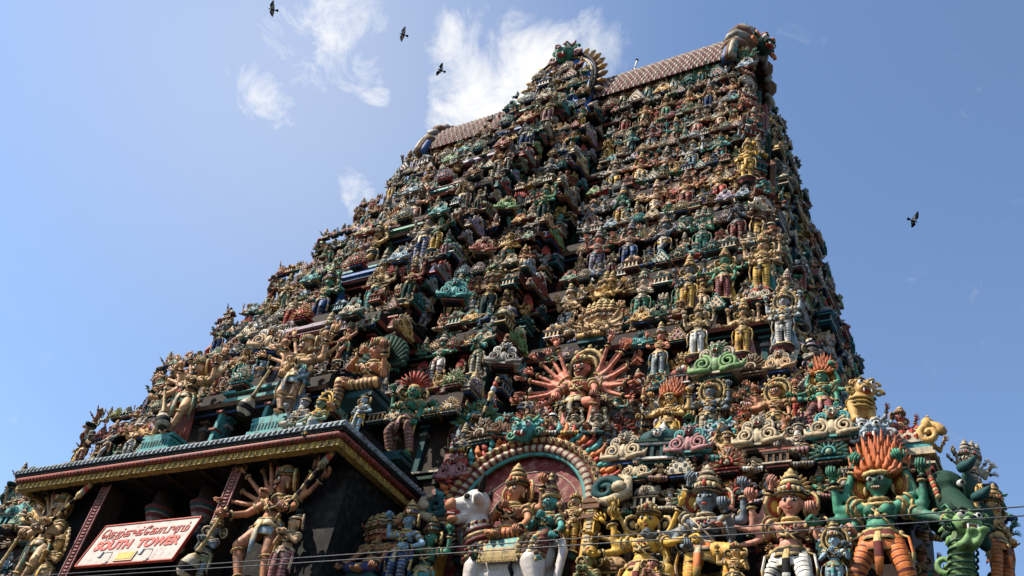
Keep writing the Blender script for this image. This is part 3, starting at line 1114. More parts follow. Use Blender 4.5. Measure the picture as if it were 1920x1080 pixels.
def mask(mb, c, s, mat=0, acc=1, M=None, horns=True):
    """lion-faced kirtimukha, looking along -Y"""
    Q = (M or Matrix()) @ T(*c) @ Matrix.Scale(s, 4)
    mb.ell((0, .02, 0), (.34, .26, .30), mat, 12, 8, Q)
    mb.ell((0, -.20, -.06), (.20, .18, .13), mat, 10, 6, Q)
    mb.ell((0, -.36, -.02), (.09, .06, .06), acc, 8, 5, Q)
    for sx in (-1, 1):
        mb.ell((sx * .17, -.20, .11), (.10, .09, .10), 3, 9, 6, Q)
        mb.ell((sx * .17, -.275, .11), (.045, .03, .045), 4, 7, 5, Q)
        mb.tube([(sx * .05, -.24, .19), (sx * .18, -.25, .25), (sx * .30, -.14, .16)], [.03, .05, .02], 6, acc, Q)
        mb.ell((sx * .13, -.26, -.12), (.10, .09, .07), mat, 8, 5, Q)
        mb.cone((sx * .10, -.30, -.15), (sx * .12, -.34, -.32), .035, 6, 3, Q)
        spiral(mb, (sx * .42, .02, -.08), .15, 1.2, sx, .06, acc, Q)
        spiral(mb, (sx * .36, .04, .22), .12, 1.1, sx, .05, mat, Q)
        if horns:
            mb.cone((sx * .16, 0, .26), (sx * .34, .02, .52), .07, 6, acc, Q, bend=(sx * .06, 0, -.02))
    for k in range(-3, 4):
        mb.cone((k * .07, 0, .26), (k * .10, .02, .44 - abs(k) * .03), .05, 6, mat if k % 2 else acc, Q)
        mb.ell((k * .045, -.31, -.155), (.018, .02, .03), 3, 5, 4, Q)
    mb.ell((0, -.22, -.20), (.15, .10, .05), 5, 8, 5, Q)


# slots of crests: 0 main, 1 accent, 2 block, 3 white, 4 black, 5 red
def crest_mats(a, b, c):
    return [paint(a), paint(b), paint(c), paint('white'), paint('black'), paint('red')]


def crest_block(mb, w=1.0, d=.5, z=0.0):
    for k, (ww, hh, m) in enumerate(((.50, .06, 4), (.66, .05, 2), (.62, .04, 4), (.84, .05, 1))):
        mb.box((0, 0, z + hh / 2), (w * ww, d * ww, hh - .004), m)
        z += hh
    return z


def crest_shell():
    mb = MB()
    z = crest_block(mb)
    c = Vector((0, -.18, z + .10))
    for row, (n, r, s) in enumerate(((13, .42, .10), (9, .27, .085))):
        for k in range(n):
            a = radians(-8 + 196 * k / (n - 1))
            p = c + Vector((cos(a) * r, -.04 * row, sin(a) * r))
            Q = Matrix.Translation(p) @ Matrix.Rotation(-a, 4, 'Y')
            mb.ell((0, 0, 0), (s * 1.5, .05, s * .42), row if k % 2 else 0, 7, 5, Q)
            mb.tube([(-s * 1.2, -.05, 0), (s * .6, -.062, 0), (s * 1.5, -.03, 0)], [.008, .014, .004], 4, 1 - row, Q)
    mb.ring((0, 0, 0), .17, .04, 1, 18, 5, Matrix.Translation(c + Vector((0, -.1, 0))) @ RX(90), a0=-.2, a1=pi + .2)
    mb.ell(c + Vector((0, -.1, .02)), (.10, .07, .10), 0, 8, 5)
    mb.prism([(c.x + .44 * cos(radians(a)), c.z + .44 * sin(radians(a))) for a in range(0, 181, 20)], -.16, .1, 1)
    mask(mb, (0, -.14, z + .58), .36, 0, 1)
    return mb


def crest_scroll():
    mb = MB()
    z = crest_block(mb)
    for sx in (-1, 1):
        spiral(mb, (sx * .25, -.20, z + .17), .20, 2.1, sx, .047, 0, start=pi / 2)
        spiral(mb, (sx * .44, -.14, z + .08), .13, 1.7, sx, .036, 1, start=pi / 2)
        spiral(mb, (sx * .20, -.16, z + .42), .14, 1.8, sx, .036, 1, start=-pi / 2)
        mb.tube([(sx * .10, -.2, z), (sx * .30, -.24, z + .02), (sx * .52, -.2, z + .06), (sx * .56, -.15, z + .22)], [.06, .06, .05, .02], 6, 0)
    mb.ell((0, -.16, z + .18), (.14, .10, .20), 0, 9, 6)
    mb.prism([(-.42, z), (.42, z), (.34, z + .34), (0, z + .55), (-.34, z + .34)], -.14, .12, 2)
    mask(mb, (0, -.18, z + .52), .40, 0, 1)
    return mb


def crest_gable():
    mb = MB()
    z = crest_block(mb)
    mb.prism([(-.44, z), (.44, z), (.30, z + .30), (.12, z + .56), (0, z + .70), (-.12, z + .56), (-.30, z + .30)], -.22, .14, 0)
    for k in range(7):
        for sx in (-1, 1):
            t = k / 6
            mb.ell((sx * (.44 - .42 * t), -.22, z + .04 + .64 * t), (.05, .05, .055), 1, 6, 4)
    for p in ((0, .40), (-.14, .22), (.14, .22), (-.26, .08), (0, .1), (.26, .08)):
        mb.ell((p[0], -.23, z + p[1]), (.07, .05, .07), 3, 7, 4)
        mb.ell((p[0], -.28, z + p[1]), (.03, .02, .03), 1, 6, 4)
    return mb


def crest_shrine():
    mb = MB()
    z = crest_block(mb, 1.0, .6)
    mb.box((0, 0, z + .14), (.66, .4, .28), 4)
    for k in range(4):
        mb.box((-.30 + .2 * k, -.21, z + .14), (.07, .05, .27), 0)
    z += .28
    for ww, hh, m in ((.86, .05, 1), (.98, .06, 2)):
        mb.box((0, 0, z + hh / 2), (ww, ww * .6, hh - .004), m)
        z += hh
    mb.lathe([(.44, 0), (.47, .10), (.40, .24), (.22, .36), (.08, .40), (.10, .44), (.03, .54), (.005, .58)], 20, [0, 0, 0, 0, 1, 1, 1], (0, 0, z), None, 10, .07, 1.0, .6)
    mask(mb, (0, -.28, z + .14), .30, 1, 0, horns=False)
    return mb


# ------------------------------------------------------------------ repeats
STAND, SEAT, CREST = [], [], []
SP = [dict(arms=('abhaya', 'hip', 'up', 'up')), dict(arms=('up', 'mace'), drape='pleats'), dict(arms=('hip', 'abhaya'), female=True, crown_kind='karanda', drape='pleats'),
      dict(arms=('side', 'side', 'high', 'high'), legs=('stand', 'bend'), tash=True), dict(arms=('anjali', 'anjali'), crown_kind='bun'),
      dict(arms=('chest', 'down'), female=True, crown_kind='tall', halo_kind='wheel'), dict(arms=('mace', 'high'), legs=('stand', 'cross'), bare=True, tash=True, stripes=False),
      dict(arms=('down', 'up', 'up', 'side'), belly=.035, crown_kind='low', drape='pleats'), dict(arms=('abhaya', 'abhaya'), heads=3, fans=((-1, 10, 50, 3, .3), (1, 10, 50, 3, .3))),
      dict(arms=('side', 'hip'), bare=True, crown_kind='bun', female=True), dict(arms=('abhaya', 'mace', 'side', 'up'), legs=('bend', 'stand'), crown_kind='flame', fierce=True)]
for k, kw in enumerate(SP):
    STAND.append(merged(figure(**kw)).mesh('standing_statue', pal()))
TP = [dict(arms=('abhaya', 'lap'), crown_kind='kirita'), dict(arms=('up', 'up'), crown_kind='bun', beard=True, belly=.03), dict(arms=('anjali', 'anjali'), crown_kind='turban', tash=True),
      dict(arms=('knee', 'abhaya'), legs=('hang', 'sit'), female=True, crown_kind='karanda'), dict(arms=('high', 'high'), crown_kind='bun', tash=True, belly=.03),
      dict(arms=('lap', 'abhaya', 'up', 'up'), heads=2, crown_kind='low')]
for kw in TP:
    a = dict(legs=('sit', 'sit'), seated=True, ped='none', sash=False, voxel=.023)
    a.update(kw)
    P = figure(**a)
    mb = MB()
    mb.merge(merged(P), T(0, 0, -.40))
    SEAT.append(mb.mesh('seated_statue', pal()))
for fn in (crest_shell, crest_scroll, crest_gable, crest_shrine):
    CREST.append(fn().mesh('carved_crest', crest_mats('mint', 'bone', 'teal')))
CREST_N = ['shell', 'scroll', 'gable', 'shrine']

ORD = ['first', 'second', 'third', 'fourth', 'fifth', 'sixth', 'seventh', 'eighth', 'ninth', 'tenth', 'eleventh', 'twelfth', 'thirteenth', 'fourteenth',
       'fifteenth', 'sixteenth', 'seventeenth', 'eighteenth', 'nineteenth', 'twentieth']
SKINS = ['ochre', 'tan', 'tan', 'brick', 'cream', 'teal', 'copper', 'copper', 'flesh', 'green', 'slate', 'grey', 'bone', 'green', 'ochre', 'stone', 'slate', 'brown']
CLOTHS = ['mustard', 'red', 'teal', 'dark_green', 'pale_blue', 'rose', 'bone', 'navy', 'ochre', 'green', 'maroon', 'lilac', 'white', 'brick', 'stone', 'dark_teal', 'brown', 'blue', 'green']
PEDS = ['dark_teal', 'black', 'maroon', 'brown', 'black']
PLATES = ['mustard', 'pale_blue', 'red', 'teal', 'rose', 'mint']
CMAIN = ['mint', 'bone', 'leaf', 'pale_blue', 'cream', 'brick', 'stone', 'ochre', 'tan', 'dark_green', 'teal', 'stone', 'dark_teal', 'grey', 'ochre', 'lilac', 'brown']
CBLOCK = ['dark_teal', 'umber', 'navy', 'maroon', 'dark_green', 'brown', 'brick']


def put(name, me, mats, loc, s, rotz, label, cat, group, lean=0.0):
    o = bpy.data.objects.new(name, me)
    COL.objects.link(o)
    for k, m in enumerate(mats):
        if me.materials[k] is not m:
            o.material_slots[k].link = 'OBJECT'
            o.material_slots[k].material = m
    o.location = loc
    o.rotation_euler = (lean, 0, rotz)
    o.scale = (s, s, s) if not isinstance(s, tuple) else s
    return tag(o, label, cat, group)


def words(c):
    return dict(leaf='fern-green', bone='ivory', stone='taupe', slate='slate-grey', flesh='salmon', brick='brick-red').get(c, c.replace('_', ' '))


HREF = 1.5


def put_stand(loc, H, rotz, place):
    k = RND.randrange(len(STAND))
    sk, cl = RND.choice(SKINS), RND.choice(CLOTHS)
    st = 'black' if RND.random() < .45 else RND.choice(['bone', 'cream', 'maroon', 'dark_teal'])
    if st == cl:
        st = 'black'
    m = pal(sk, cl, st, RND.choice(['gold', 'gold', 'old_gold', 'stone', 'tan', 'bone']), 'black', RND.choice(PEDS), RND.choice(PLATES))
    return put('standing_statue' if H > .98 * HREF else 'attendant_statue', STAND[k], m, loc, H, rotz, f'{words(sk)} standing figure in {words(cl)}, {place}', 'statue', 'painted standing figures on the tower ledges')


def put_seat(loc, H, rotz, place):
    k = RND.randrange(len(SEAT))
    sk, cl = RND.choice(SKINS + ['bone', 'slate', 'cream', 'grey']), RND.choice(CLOTHS)
    m = pal(sk, cl, 'black', RND.choice(['gold', 'cream', 'bone']), 'black', RND.choice(PEDS), RND.choice(PLATES))
    return put(['seated_deity', 'bearded_sage', 'praying_devotee', 'seated_goddess', 'seated_dwarf', 'two_headed_deity'][k], SEAT[k], m, loc, H, rotz, f'{words(sk)} seated figure in {words(cl)}, {place}', 'seated statue', 'painted seated figures on the tower cornices')


def put_support(loc, H, rotz, place):
    if RND.random() < .25:
        return put_crest((loc[0], loc[1], loc[2] + .05), H * .8, rotz, 'low, ' + place)
    k = RND.choice([1, 4, 1, 4, 2, 0])
    sk, cl = RND.choice(['slate', 'grey', 'stone', 'tan', 'brown', 'bone', 'copper']), RND.choice(CLOTHS)
    m = pal(sk, cl, 'black', RND.choice(['gold', 'cream', 'bone']), 'black', 'black', 'mustard')
    return put('crouching_' + {1: 'sage', 4: 'dwarf', 2: 'devotee', 0: 'attendant'}[k], SEAT[k], m, loc, H, rotz, f'{words(sk)} crouching figure in {words(cl)}, {place}', 'crouching statue', 'crouching figures beneath the standing statues')


def put_crest(loc, s, rotz, place, k=None, a=None, lean=0.0):
    if k is None:
        k = RND.choice([0, 0, 0, 1, 1, 1, 2, 3, 3])
    a = a or (RND.choice(CMAIN) if k != 2 else RND.choice(['brick', 'rose', 'tan', 'bone']))
    b = RND.choice(['bone', 'cream', 'gold', 'white', 'teal', 'red'])
    c = RND.choice(CBLOCK)
    return put(CREST_N[k] + '_crest', CREST[k], crest_mats(a, b, c), loc, s, rotz, f'{words(a)} {CREST_N[k]} crest, {place}', 'crest', CREST_N[k] + ' crests along the cornices', lean)


SKIP = []      # (x0, x1, z0, z1) kept free for the large statues


def free(x, z):
    return not any(a <= x <= b and c <= z <= d for a, b, c, d in SKIP)


SKIP += [(7.0, 19.5, 9, 12.6), (8.0, 10.7, 13, 17.2), (11.6, 17.3, 12.7, 15.3), (-6.8, 6.8, 9, 14.2), (-3.7, 3.7, 13.3, 16.2), (8.0, 9.9, 18.2, 20.3),
         (16.0, 18.4, 12.3, 13.4), (12.9, 14.6, 12.3, 14.6), (11.8, 15.3, 16.4, 18.7), (12.6, 13.8, 15.4, 16.6)]
TIER = ['', 'lowest', 'second', 'third', 'fourth', 'fifth', 'sixth', 'seventh', 'eighth', 'ninth', 'roof']


def run(i, xa, xb, y, z0, h, H, step, where, facing=0.0, flankx=None, upper=True):
    """one face of one storey: figures on the ledge, crests and seated figures on the cornice above"""
    ln = abs(xb - xa)
    n = max(1, int(round(ln / step)))
    cnt = 0
    for k in range(n):
        t = (k + .5) / n
        u = xa + (xb - xa) * t + RND.uniform(-.08, .08) * step
        big = 1.0 if k % 2 == (i % 2) else RND.uniform(.62, .85)
        dz = RND.uniform(.34, .48) if big == 1.0 else RND.uniform(.10, .30)
        out = RND.uniform(.16, .30) if big == 1.0 else RND.uniform(.05, .2)
        p = (u, y - out) if flankx is None else (flankx + out, u)
        if flankx is None and not free(u, z0 + .8):
            continue
        cnt += 1
        put_stand((p[0], p[1], z0 + dz + .13 * H), H * big * (1.12 if big == 1.0 else 1), facing + RND.uniform(-.18, .18), f'{ORD[min(cnt, 20) - 1]} {where}, {TIER[i]} ledge')
    n = max(1, int(round(ln / (step * .95))))
    ac = 0
    for k in range(n):                   # squatting figures that hold up the ledge
        u = xa + (xb - xa) * (k + .5) / n + RND.uniform(-.1, .1) * step
        for row in range(1 if i > 4 or flankx is not None else 2):
            if row == 1:
                u += step * .5
            dy = .50 if row == 0 else .28
            p = (u, y - dy) if flankx is None else (flankx + dy, u)
            if flankx is None and (abs(u) < 6.8 and i < 3):
                continue
            ac += 1
            put_support((p[0], p[1], z0 - .12 + .34 * row), H * RND.uniform(.46, .58), facing + RND.uniform(-.4, .4), f'{ORD[min(ac, 20) - 1]} {where}, {TIER[i]} ledge')
    if not upper:
        return
    step2 = step * .80
    n = max(1, int(round(ln / step2)))
    cs = ss = 0
    for k in range(n):
        t = (k + .5) / n
        u = xa + (xb - xa) * t + RND.uniform(-.06, .06)
        zc = z0 + .54 * h
        for row in range(2):
            dy = .10 if row == 0 else .26
            zz = zc + (.0 if row == 0 else .23 * h)
            p = (u, y - dy) if flankx is None else (flankx + dy, u)
            if flankx is None and not free(u, zz + .3):
                continue
            if (k * 2 + row + i) % 3 == 0:
                ss += 1
                put_seat((p[0], p[1], zz), H * RND.uniform(.62, .74), facing + RND.uniform(-.3, .3), f'{ORD[min(ss, 20) - 1]} {where}, {TIER[i]} cornice')
            elif row == 0 or RND.random() < .8:
                cs += 1
                put_crest((p[0], p[1], zz), step2 * RND.uniform(1.0, 1.25), facing, f'{ORD[min(cs, 20) - 1]} {where}, {TIER[i]} cornice')


for i in range(1, 10):
    z0, z1 = LZ[i], LZ[i + 1]
    h = z1 - z0
    zm = (z0 + z1) / 2
    H = .445 * h * (.92 if i < 4 else 1.0)
    HREF = H
    step = max(.54, .84 - .037 * i)
    y, W, b1, b2, p = ym(zm) + .12, Wd(zm), bi(zm), bc(zm), Pj(zm)
    run(i, b1 + .8, W - .25, y, z0, h, H, step, 'right of the bay')
    run(i, -b1 - .45, -W + .25, y, z0, h, H, step * 1.05, 'left of the bay')
    if i >= 2:
        run(i, b2 + .3, b1 - .15, y - p * .45, z0, h, H, step, 'on the bay\'s right shoulder')
        run(i, -b2 - .3, -b1 + .15, y - p * .45, z0, h, H, step, 'on the bay\'s left shoulder')
        if i > 2:
            for sx, w_ in ((-1, 'left'), (1, 'right')):
                put_stand((sx * 1.2, y - p - .2, z0 + .3), H * 1.35, 0, f'doorkeeper on the {w_} of the {TIER[i]} window')
        g_ = 1.15 if i > 2 else 2.9
        if b2 > g_ + .3:
            run(i, g_, b2 + .1, y - p, z0, h, H * .85, step * .8, 'right of the window')
            run(i, -g_, -b2 - .1, y - p, z0, h, H * .85, step * .8, 'left of the window')
        for sx, w_ in ((-1, 'left'), (0, 'middle'), (1, 'right')):
            put_crest((sx * b2 * .72, y - p - .32, z0 + (.62 if sx else .72) * h), .85 if sx else .80, 0, f'{w_} one over the {TIER[i]} window', k=0 if sx == 0 else 1)
            put_seat((sx * b2 * .75 + .15, y - p - .36, z1 - .12), H * .5, 0, f'{w_} one above the {TIER[i]} window crest')
        # flank of the bay
        for q in range(5):
            fx, fy = (b2 + .05, y - p + .15 + q * .25 * p * .5) if q < 2 else (b1 + .05, y - p * .45 + (q - 2) * .2 * p)
            put_crest((fx, fy, z0 + (.12 + .30 * (q % 3)) * h), .7, pi / 2, f'{ORD[q]} small one on the bay\'s right flank, {TIER[i]} ledge')
        for q in range(2):
            put_stand((b1 - .12 if q else b2 - .1, y - p * (.22 if q else .72), z0 + .25), H * .95, pi / 2, f'on the bay\'s {"outer" if q else "inner"} right flank, {TIER[i]} ledge')
            put_crest((b1 + .02 if q else b2 + .02, y - p * (.22 if q else .72), z0 + .62 * h), 1.0, pi / 2, f'on the {"outer" if q else "inner"} right flank, {TIER[i]} cornice', k=1)
    # right-hand flank of the tower
    if i >= 1:
        run(i, y + .5, max(YC - 4.4, y + 1.5), 0, z0, h, H, step * 1.35, 'on the right flank', pi / 2, W - .12)
        run(i, max(YC - 4.0, y + 1.4), YC + 3.9, 0, z0, h, H, step * 1.35, 'on the right flank porch', pi / 2, W + .35)
# figures on the ledge below the vault
y = ym(39.8) - .12
for side, xa, xb in (('right', 2.6, 10.2), ('left', -10.2, -2.6)):
    n = 11
    for k in range(n):
        if k % 2 == 0:
            put_crest((xa + (xb - xa) * (k + 1) / n, y - .3, 39.5), .9, 0, f'{ORD[k]} from left, vault\'s {side} half')
        x = xa + (xb - xa) * (k + .5) / n
        put_stand((x, y, 39.85), 1.55, 0, f'{ORD[k]} from left under the vault\'s {side} half')

# smaller figures packed between the large ones on the two lowest ledges
for i, rows in ((1, (9.6, 10.7, 11.75)), (2, (13.3, 14.3, 15.35))):
    for r, zz in enumerate(rows):
        xa, xb = (7.3, Wd(zz) - .2)
        n = 14
        for k in range(n):
            x = xa + (xb - xa) * (k + .5 * (r % 2) + .25) / n
            if i == 1 and x < 11.2:
                continue
            y = ym(zz) + .18
            pl = f'{ORD[k]} behind the large statues, {TIER[i]} ledge, {["bottom", "middle", "top"][r]} row'
            if (k + r) % 3 == 0:
                put_crest((x, y, zz), 1.0, 0, pl)
            elif (k + r) % 3 == 1:
                put_seat((x, y, zz), 1.2, RND.uniform(-.3, .3), pl)
            else:
                put_stand((x, y, zz + .15), 1.1, RND.uniform(-.3, .3), pl)
# bearded busts and scrolls hiding the lowest cornice
for k in range(13):
    x = 7.2 + k * .76
    if 7.3 < x < 11.3:
        continue
    if k % 2:
        put_support((x, 17.15, 12.35), 1.35, RND.uniform(-.3, .3), f'{ORD[k]} on the lowest cornice, right')
    else:
        put_crest((x, 17.05, 12.45), 1.0, 0, f'{ORD[k]} on the lowest cornice, right', k=1, a=RND.choice(['cream', 'rose', 'bone', 'tan']))
for k in range(14):
    x = -6.8 - k * .72
    put_support((x, 17.0, 12.4), 1.3, RND.uniform(-.3, .3), f'{ORD[k]} on the lowest cornice, left')
    put_seat((x - .3, 17.3, 12.95), 1.2, RND.uniform(-.3, .3), f'{ORD[k]} above the lowest cornice, left')
# left corner of every ledge
for i in range(1, 10):
    z0, h = LZ[i], LZ[i + 1] - LZ[i]
    zm = z0 + h / 2
    W, y = Wd(zm), ym(zm)
    put_stand((-W - .05, y + .25, z0 + .5), .56 * h, -pi / 4, f'at the left corner of the {TIER[i]} ledge')
    put_stand((-W - .15, y + 1.3, z0 + .5), .54 * h, -pi / 2, f'just round the left corner of the {TIER[i]} ledge')
    put_crest((-W - .02, y + .2, z0 + .56 * h), .9, -pi / 4, f'at the left corner of the {TIER[i]} cornice')
    put_seat((-W - .1, y + .2, z0 + .80 * h), .42 * h, -pi / 4, f'at the left corner of the {TIER[i]} cornice')
    put_seat((-W - .12, y + 1.1, z0 + .72 * h), .42 * h, -pi / 2, f'just round the left corner of the {TIER[i]} cornice')
    put_stand((W + .05, y + .1, z0 + .5), .58 * h, pi / 4, f'at the right corner of the {TIER[i]} ledge')
    put_crest((W + .05, y + .1, z0 + .56 * h), .9, pi / 4, f'at the right corner of the {TIER[i]} cornice')
    put_seat((W + .1, y + .1, z0 + .80 * h), .42 * h, pi / 4, f'at the right corner of the {TIER[i]} cornice')
# crowd of figures on the central gable
for r, (zz, n, w) in enumerate(((39.7, 6, 1.8), (40.7, 6, 1.8), (41.6, 6, 1.75), (42.5, 5, 1.6), (43.3, 4, 1.25))):
    for k in range(n):
        x = -w + 2 * w * k / (n - 1)
        pl = f'{ORD[k]} in the {ORD[r]} row of the central gable'
        if (k + r) % 2:
            put_seat((x, 26.45, zz), 1.05, RND.uniform(-.3, .3), pl)
        else:
            put_crest((x, 26.5, zz), .85, 0, pl)

for loc, sc_, a, k, pl in (((6.75, 18.0, 14.5), 1.25, 'leaf', 0, 'widest green fan right of the canopy warrior'), ((6.6, 18.7, 17.2), 1.0, 'stone', 1, 'large stone scroll at the foot of the bay groove'),
                           ((4.4, 18.35, 19.9), 1.05, 'teal', 1, 'big teal scroll on the bay corner'), ((3.9, 19.7, 23.2), .9, 'brick', 1, 'big brick scroll on the bay corner'),
                           ((3.2, 21.2, 26.9), .9, 'leaf', 1, 'big leaf-green scroll on the bay corner'), ((0, 15.9, 16.9), 1.2, 'tan', 1, 'broad tan scroll over the upper doorway')):
    put_crest(loc, sc_, radians(20), pl, k, a)

# crests and devotees on the wall above the heads of the large lowest figures
for r, zz in enumerate((11.35, 12.05)):
    for k in range(12):
        x = 11.3 + k * .52 + .26 * r
        pl = f'{ORD[k]} over the large lowest statues, {["lower", "upper"][r]} row'
        if (k + r) % 2:
            put_seat((x, 17.15 - .08 * r, zz), .95, RND.uniform(-.3, .3), pl)
        else:
            put_crest((x, 17.15 - .08 * r, zz), .72, 0, pl)

# figures on the low right flank between the corner goddess and the beasts
for k, (x, y, z) in enumerate(((17.5, 17.3, 9.4), (17.55, 18.2, 9.5), (17.5, 17.2, 10.9), (17.6, 18.3, 11.0), (17.5, 17.4, 12.1), (17.9, 17.9, 12.0), (18.2, 18.6, 9.6), (17.9, 19.4, 9.5), (18.9, 17.6, 9.9), (18.95, 17.7, 11.0), (18.6, 18.4, 11.6))):
    (put_stand if k % 3 else put_seat)((x, y, z), 1.2, radians(50), f'{ORD[k]} in the cluster beside the elephant head')
# ------------------------------------------------------------------ large statues
def fig(name, loc, H, mats, label, cat='statue', rotz=0, lean=0, extra=None, **kw):
    kw.setdefault('voxel', .0135)
    kw.setdefault('hero', True)
    return statue(name, figure(**kw), loc, H, mats, label, cat, None, rotz, lean, extra)


def club(p, q, s=1.0):
    mb = MB()
    p, q = Vector(p), Vector(q)
    d = q - p
    st = [(0, .012), (.05, .018), (.08, .012), (.55, .016), (.62, .026), (.65, .018), (.70, .05), (.80, .075), (.90, .070), (.96, .04), (1.0, .012)]
    mb.tube([p + d * t for t, r in st], [r * s for t, r in st], 12, [GOLD, DARK, GOLD, GOLD, DARK, GOLD, STRIPE, DARK, STRIPE, DARK])
    return mb


def staff(p, q, r=.012):
    mb = MB()
    p, q = Vector(p), Vector(q)
    n = 14
    mb.tube([p.lerp(q, k / n) for k in range(n + 1)], [r * (1 + .5 * (k % 2)) for k in range(n + 1)], 7, [GOLD, DARK])
    for k in range(4):
        c = p.lerp(q, .80 + .06 * k)
        mb.ell(c, (.04 - .006 * k, .03, .045), [GOLD, STRIPE, RED, GOLD][k], 8, 5)
    return mb


LUNGE = ((.06, 0, .52), (.16, -.10, .33), (.05, -.07, .04))
STRAIGHT = ((.06, 0, .52), (.11, -.03, .29), (.15, .0, .05))
# gate keepers beneath the canopy
fig('gate_guardian', (4.05, 14.75, 8.95), 2.85, pal('copper', 'pale_blue', 'bone', 'gold', 'black'), 'many-armed moustached guardian resting on a mace, in the canopy shade right of the sign',
    arms=(((-.24, -.07, .63), (-.30, -.20, .56)), ((.22, -.08, .63), (.06, -.16, .73)), '-', ((.24, -.05, .66), (.26, -.14, .60))), legs=(LUNGE, STRAIGHT), bare=True, tash=True, fierce=True, turn=-28,
    crown_kind='low', halo_kind='big_ears', fans=((-1, -14, 74, 6, .46), (1, 35, 55, 2, .34)), stripes=False, ped='box',
    extra=dict(mace=club((-.32, -.22, .62), (-.52, -.22, .0), 1.1), staff=staff((.22, -.16, .50), (.52, -.10, 1.12))))
fig('gate_guardian', (-4.3, 14.75, 9.0), 2.85, pal('tan', 'mint', 'bone', 'gold', 'black'), 'many-armed guardian with a carved staff in the canopy shade left of the sign',
    arms=(((-.22, -.08, .62), (-.10, -.18, .56)), ((.22, -.08, .63), (.22, -.18, .66)), '-', ((.24, -.06, .62), (.20, -.20, .58))), legs=(STRAIGHT, LUNGE), bare=True, tash=True, fierce=True, turn=-30,
    crown_kind='low', halo_kind='big_ears', fans=((-1, -20, 72, 6, .46),), stripes=False, ped='box',
    extra=dict(mace=club((-.10, -.20, .60), (-.18, -.22, .0), 1.0), staff=staff((.10, -.20, .48), (.50, -.14, 1.08))))
fig('small_maiden', (5.05, 14.55, 8.75), 1.75, pal('tan', 'rose', 'maroon', 'cream', 'black'), 'small maiden with hands joined beside the guardian right of the sign', arms=('anjali', 'anjali'), female=True,
    crown_kind='bun', halo_kind='big_ears', turn=-20, ped='round')
fig('small_maiden', (-3.15, 14.5, 8.75), 1.72, pal('ochre', 'tan', 'mustard', 'gold', 'black', plate='mustard'), 'small yellow-skinned maiden between the guardian and the left carved jamb', arms=('anjali', 'chest'), female=True,
    bare=True, crown_kind='low', halo_kind='wheel', turn=-25, stripes=False)
fig('small_attendant', (2.78, 14.35, 8.75), 1.62, pal('slate', 'olive', 'black', 'cream', 'black'), 'dusky attendant with joined hands at the foot of the right carved jamb', arms=('anjali', 'anjali'), bare=True,
    crown_kind='kirita', turn=25, stripes=False)
fig('many_headed_king', (6.2, 16.1, 8.9), 2.1, pal('copper', 'navy', 'maroon', 'gold', 'black', plate='blue'), 'five-headed king under a blue serpent hood in the shade of the canopy corner', heads=5,
    arms=('knee', 'knee', 'up', 'up'), legs=('sit', 'sit'), seated=True, ped='box', crown_kind='kirita', halo_kind=None, drape='shell', tash=True)
fig('blue_attendant', (7.15, 15.9, 9.2), 1.9, pal('sky_blue', 'blue', 'bone', 'gold', 'black'), 'blue-skinned attendant beside the five-headed king', arms=('up', 'hip'), crown_kind='kirita', turn=-20)
fig('green_faced_attendant', (7.55, 16.3, 8.85), 2.0, pal('green', 'teal', 'bone', 'gold', 'black', plate='black'), 'green-faced attendant under a dark umbrella left of the bull', arms=('chest', 'up'), crown_kind='kirita',
    drape='shell', turn=-15)

# door keepers on the canopy
for sx, lab, mm in ((1, 'pale moustached doorkeeper with crossed legs and a mace right of the upper doorway', pal('flesh_tan', 'pale_blue', 'bone', 'gold', 'black', 'teal', 'pale_blue')),
                    (-1, 'moustached doorkeeper leaning on a mace left of the upper doorway', pal('flesh_tan', 'mint', 'bone', 'gold', 'black', 'teal', 'brick'))):
    fig('door_keeper', (sx * 2.15, 15.45, 14.03), 2.68, mm, lab,
        arms=((('hip' if sx > 0 else 'knee')), ((.20, -.08, .66), (.08, -.15, .64)), 'up', 'up') if sx > 0 else ('knee', ((.24, -.1, .66), (.26, -.2, .60)), 'up', 'up'),
        legs=('cross', 'stand') if sx > 0 else (((.06, 0, .52), (.17, -.08, .32), (.26, -.02, .05)), LUNGE), bare=True, tash=True, fierce=True, turn=-24, crown_kind='low', halo_kind='big_ears',
        fans=((-1, 0, 66, 5, .43), (1, 25, 70, 3, .40)), drape='pleats', ped='none', stripes=False,
        extra=dict(mace=club((-.20, -.18, .60), (-.34 if sx > 0 else .12, -.2, .0), 1.15)))
    b = MB()
    for w, hh, z in ((1.3, .5, 13.35), (1.1, .22, 13.70), (1.2, .08, 13.84), (1.0, .06, 13.91), (1.25, .08, 13.98)):
        b.box((sx * 2.15, 15.5, z), (w, .8, hh), 0)
    for k in range(9):
        b.box((sx * 2.15 - .48 + .12 * k, 15.095, 13.70), (.05, .02, .16), 1)
    tpart('doorkeeper_plinth', b, ['teal', 'dark_teal'])
fig('reclining_lady', (5.35, 15.05, 12.9), 2.75, pal('copper', 'brown', 'ochre', 'gold', 'black', 'dark_teal', plate='dark_green'), 'copper-skinned lady beneath a dark green ribbed shell on the canopy corner', female=True,
    arms=(((-.20, -.12, .70), (-.02, -.20, .79)), ((.20, -.06, .60), (.22, -.16, .80))), legs=('hang', 'sit'), seated=True, ped='box', crown_kind='low', halo_kind='ears', drape='shell', turn=-25)
fig('pot_bellied_dwarf', (4.75, 14.35, 12.05), 1.55, pal('mint', 'pale_blue', 'bone', 'mustard', 'black', plate='mustard'), 'pale green pot-bellied dwarf lounging on the canopy corner', arms=('knee', 'lap'), legs=('sit', 'hang'),
    seated=True, ped='none', belly=.05, tash=True, crown_kind='bun', halo_kind='wheel', turn=-10)
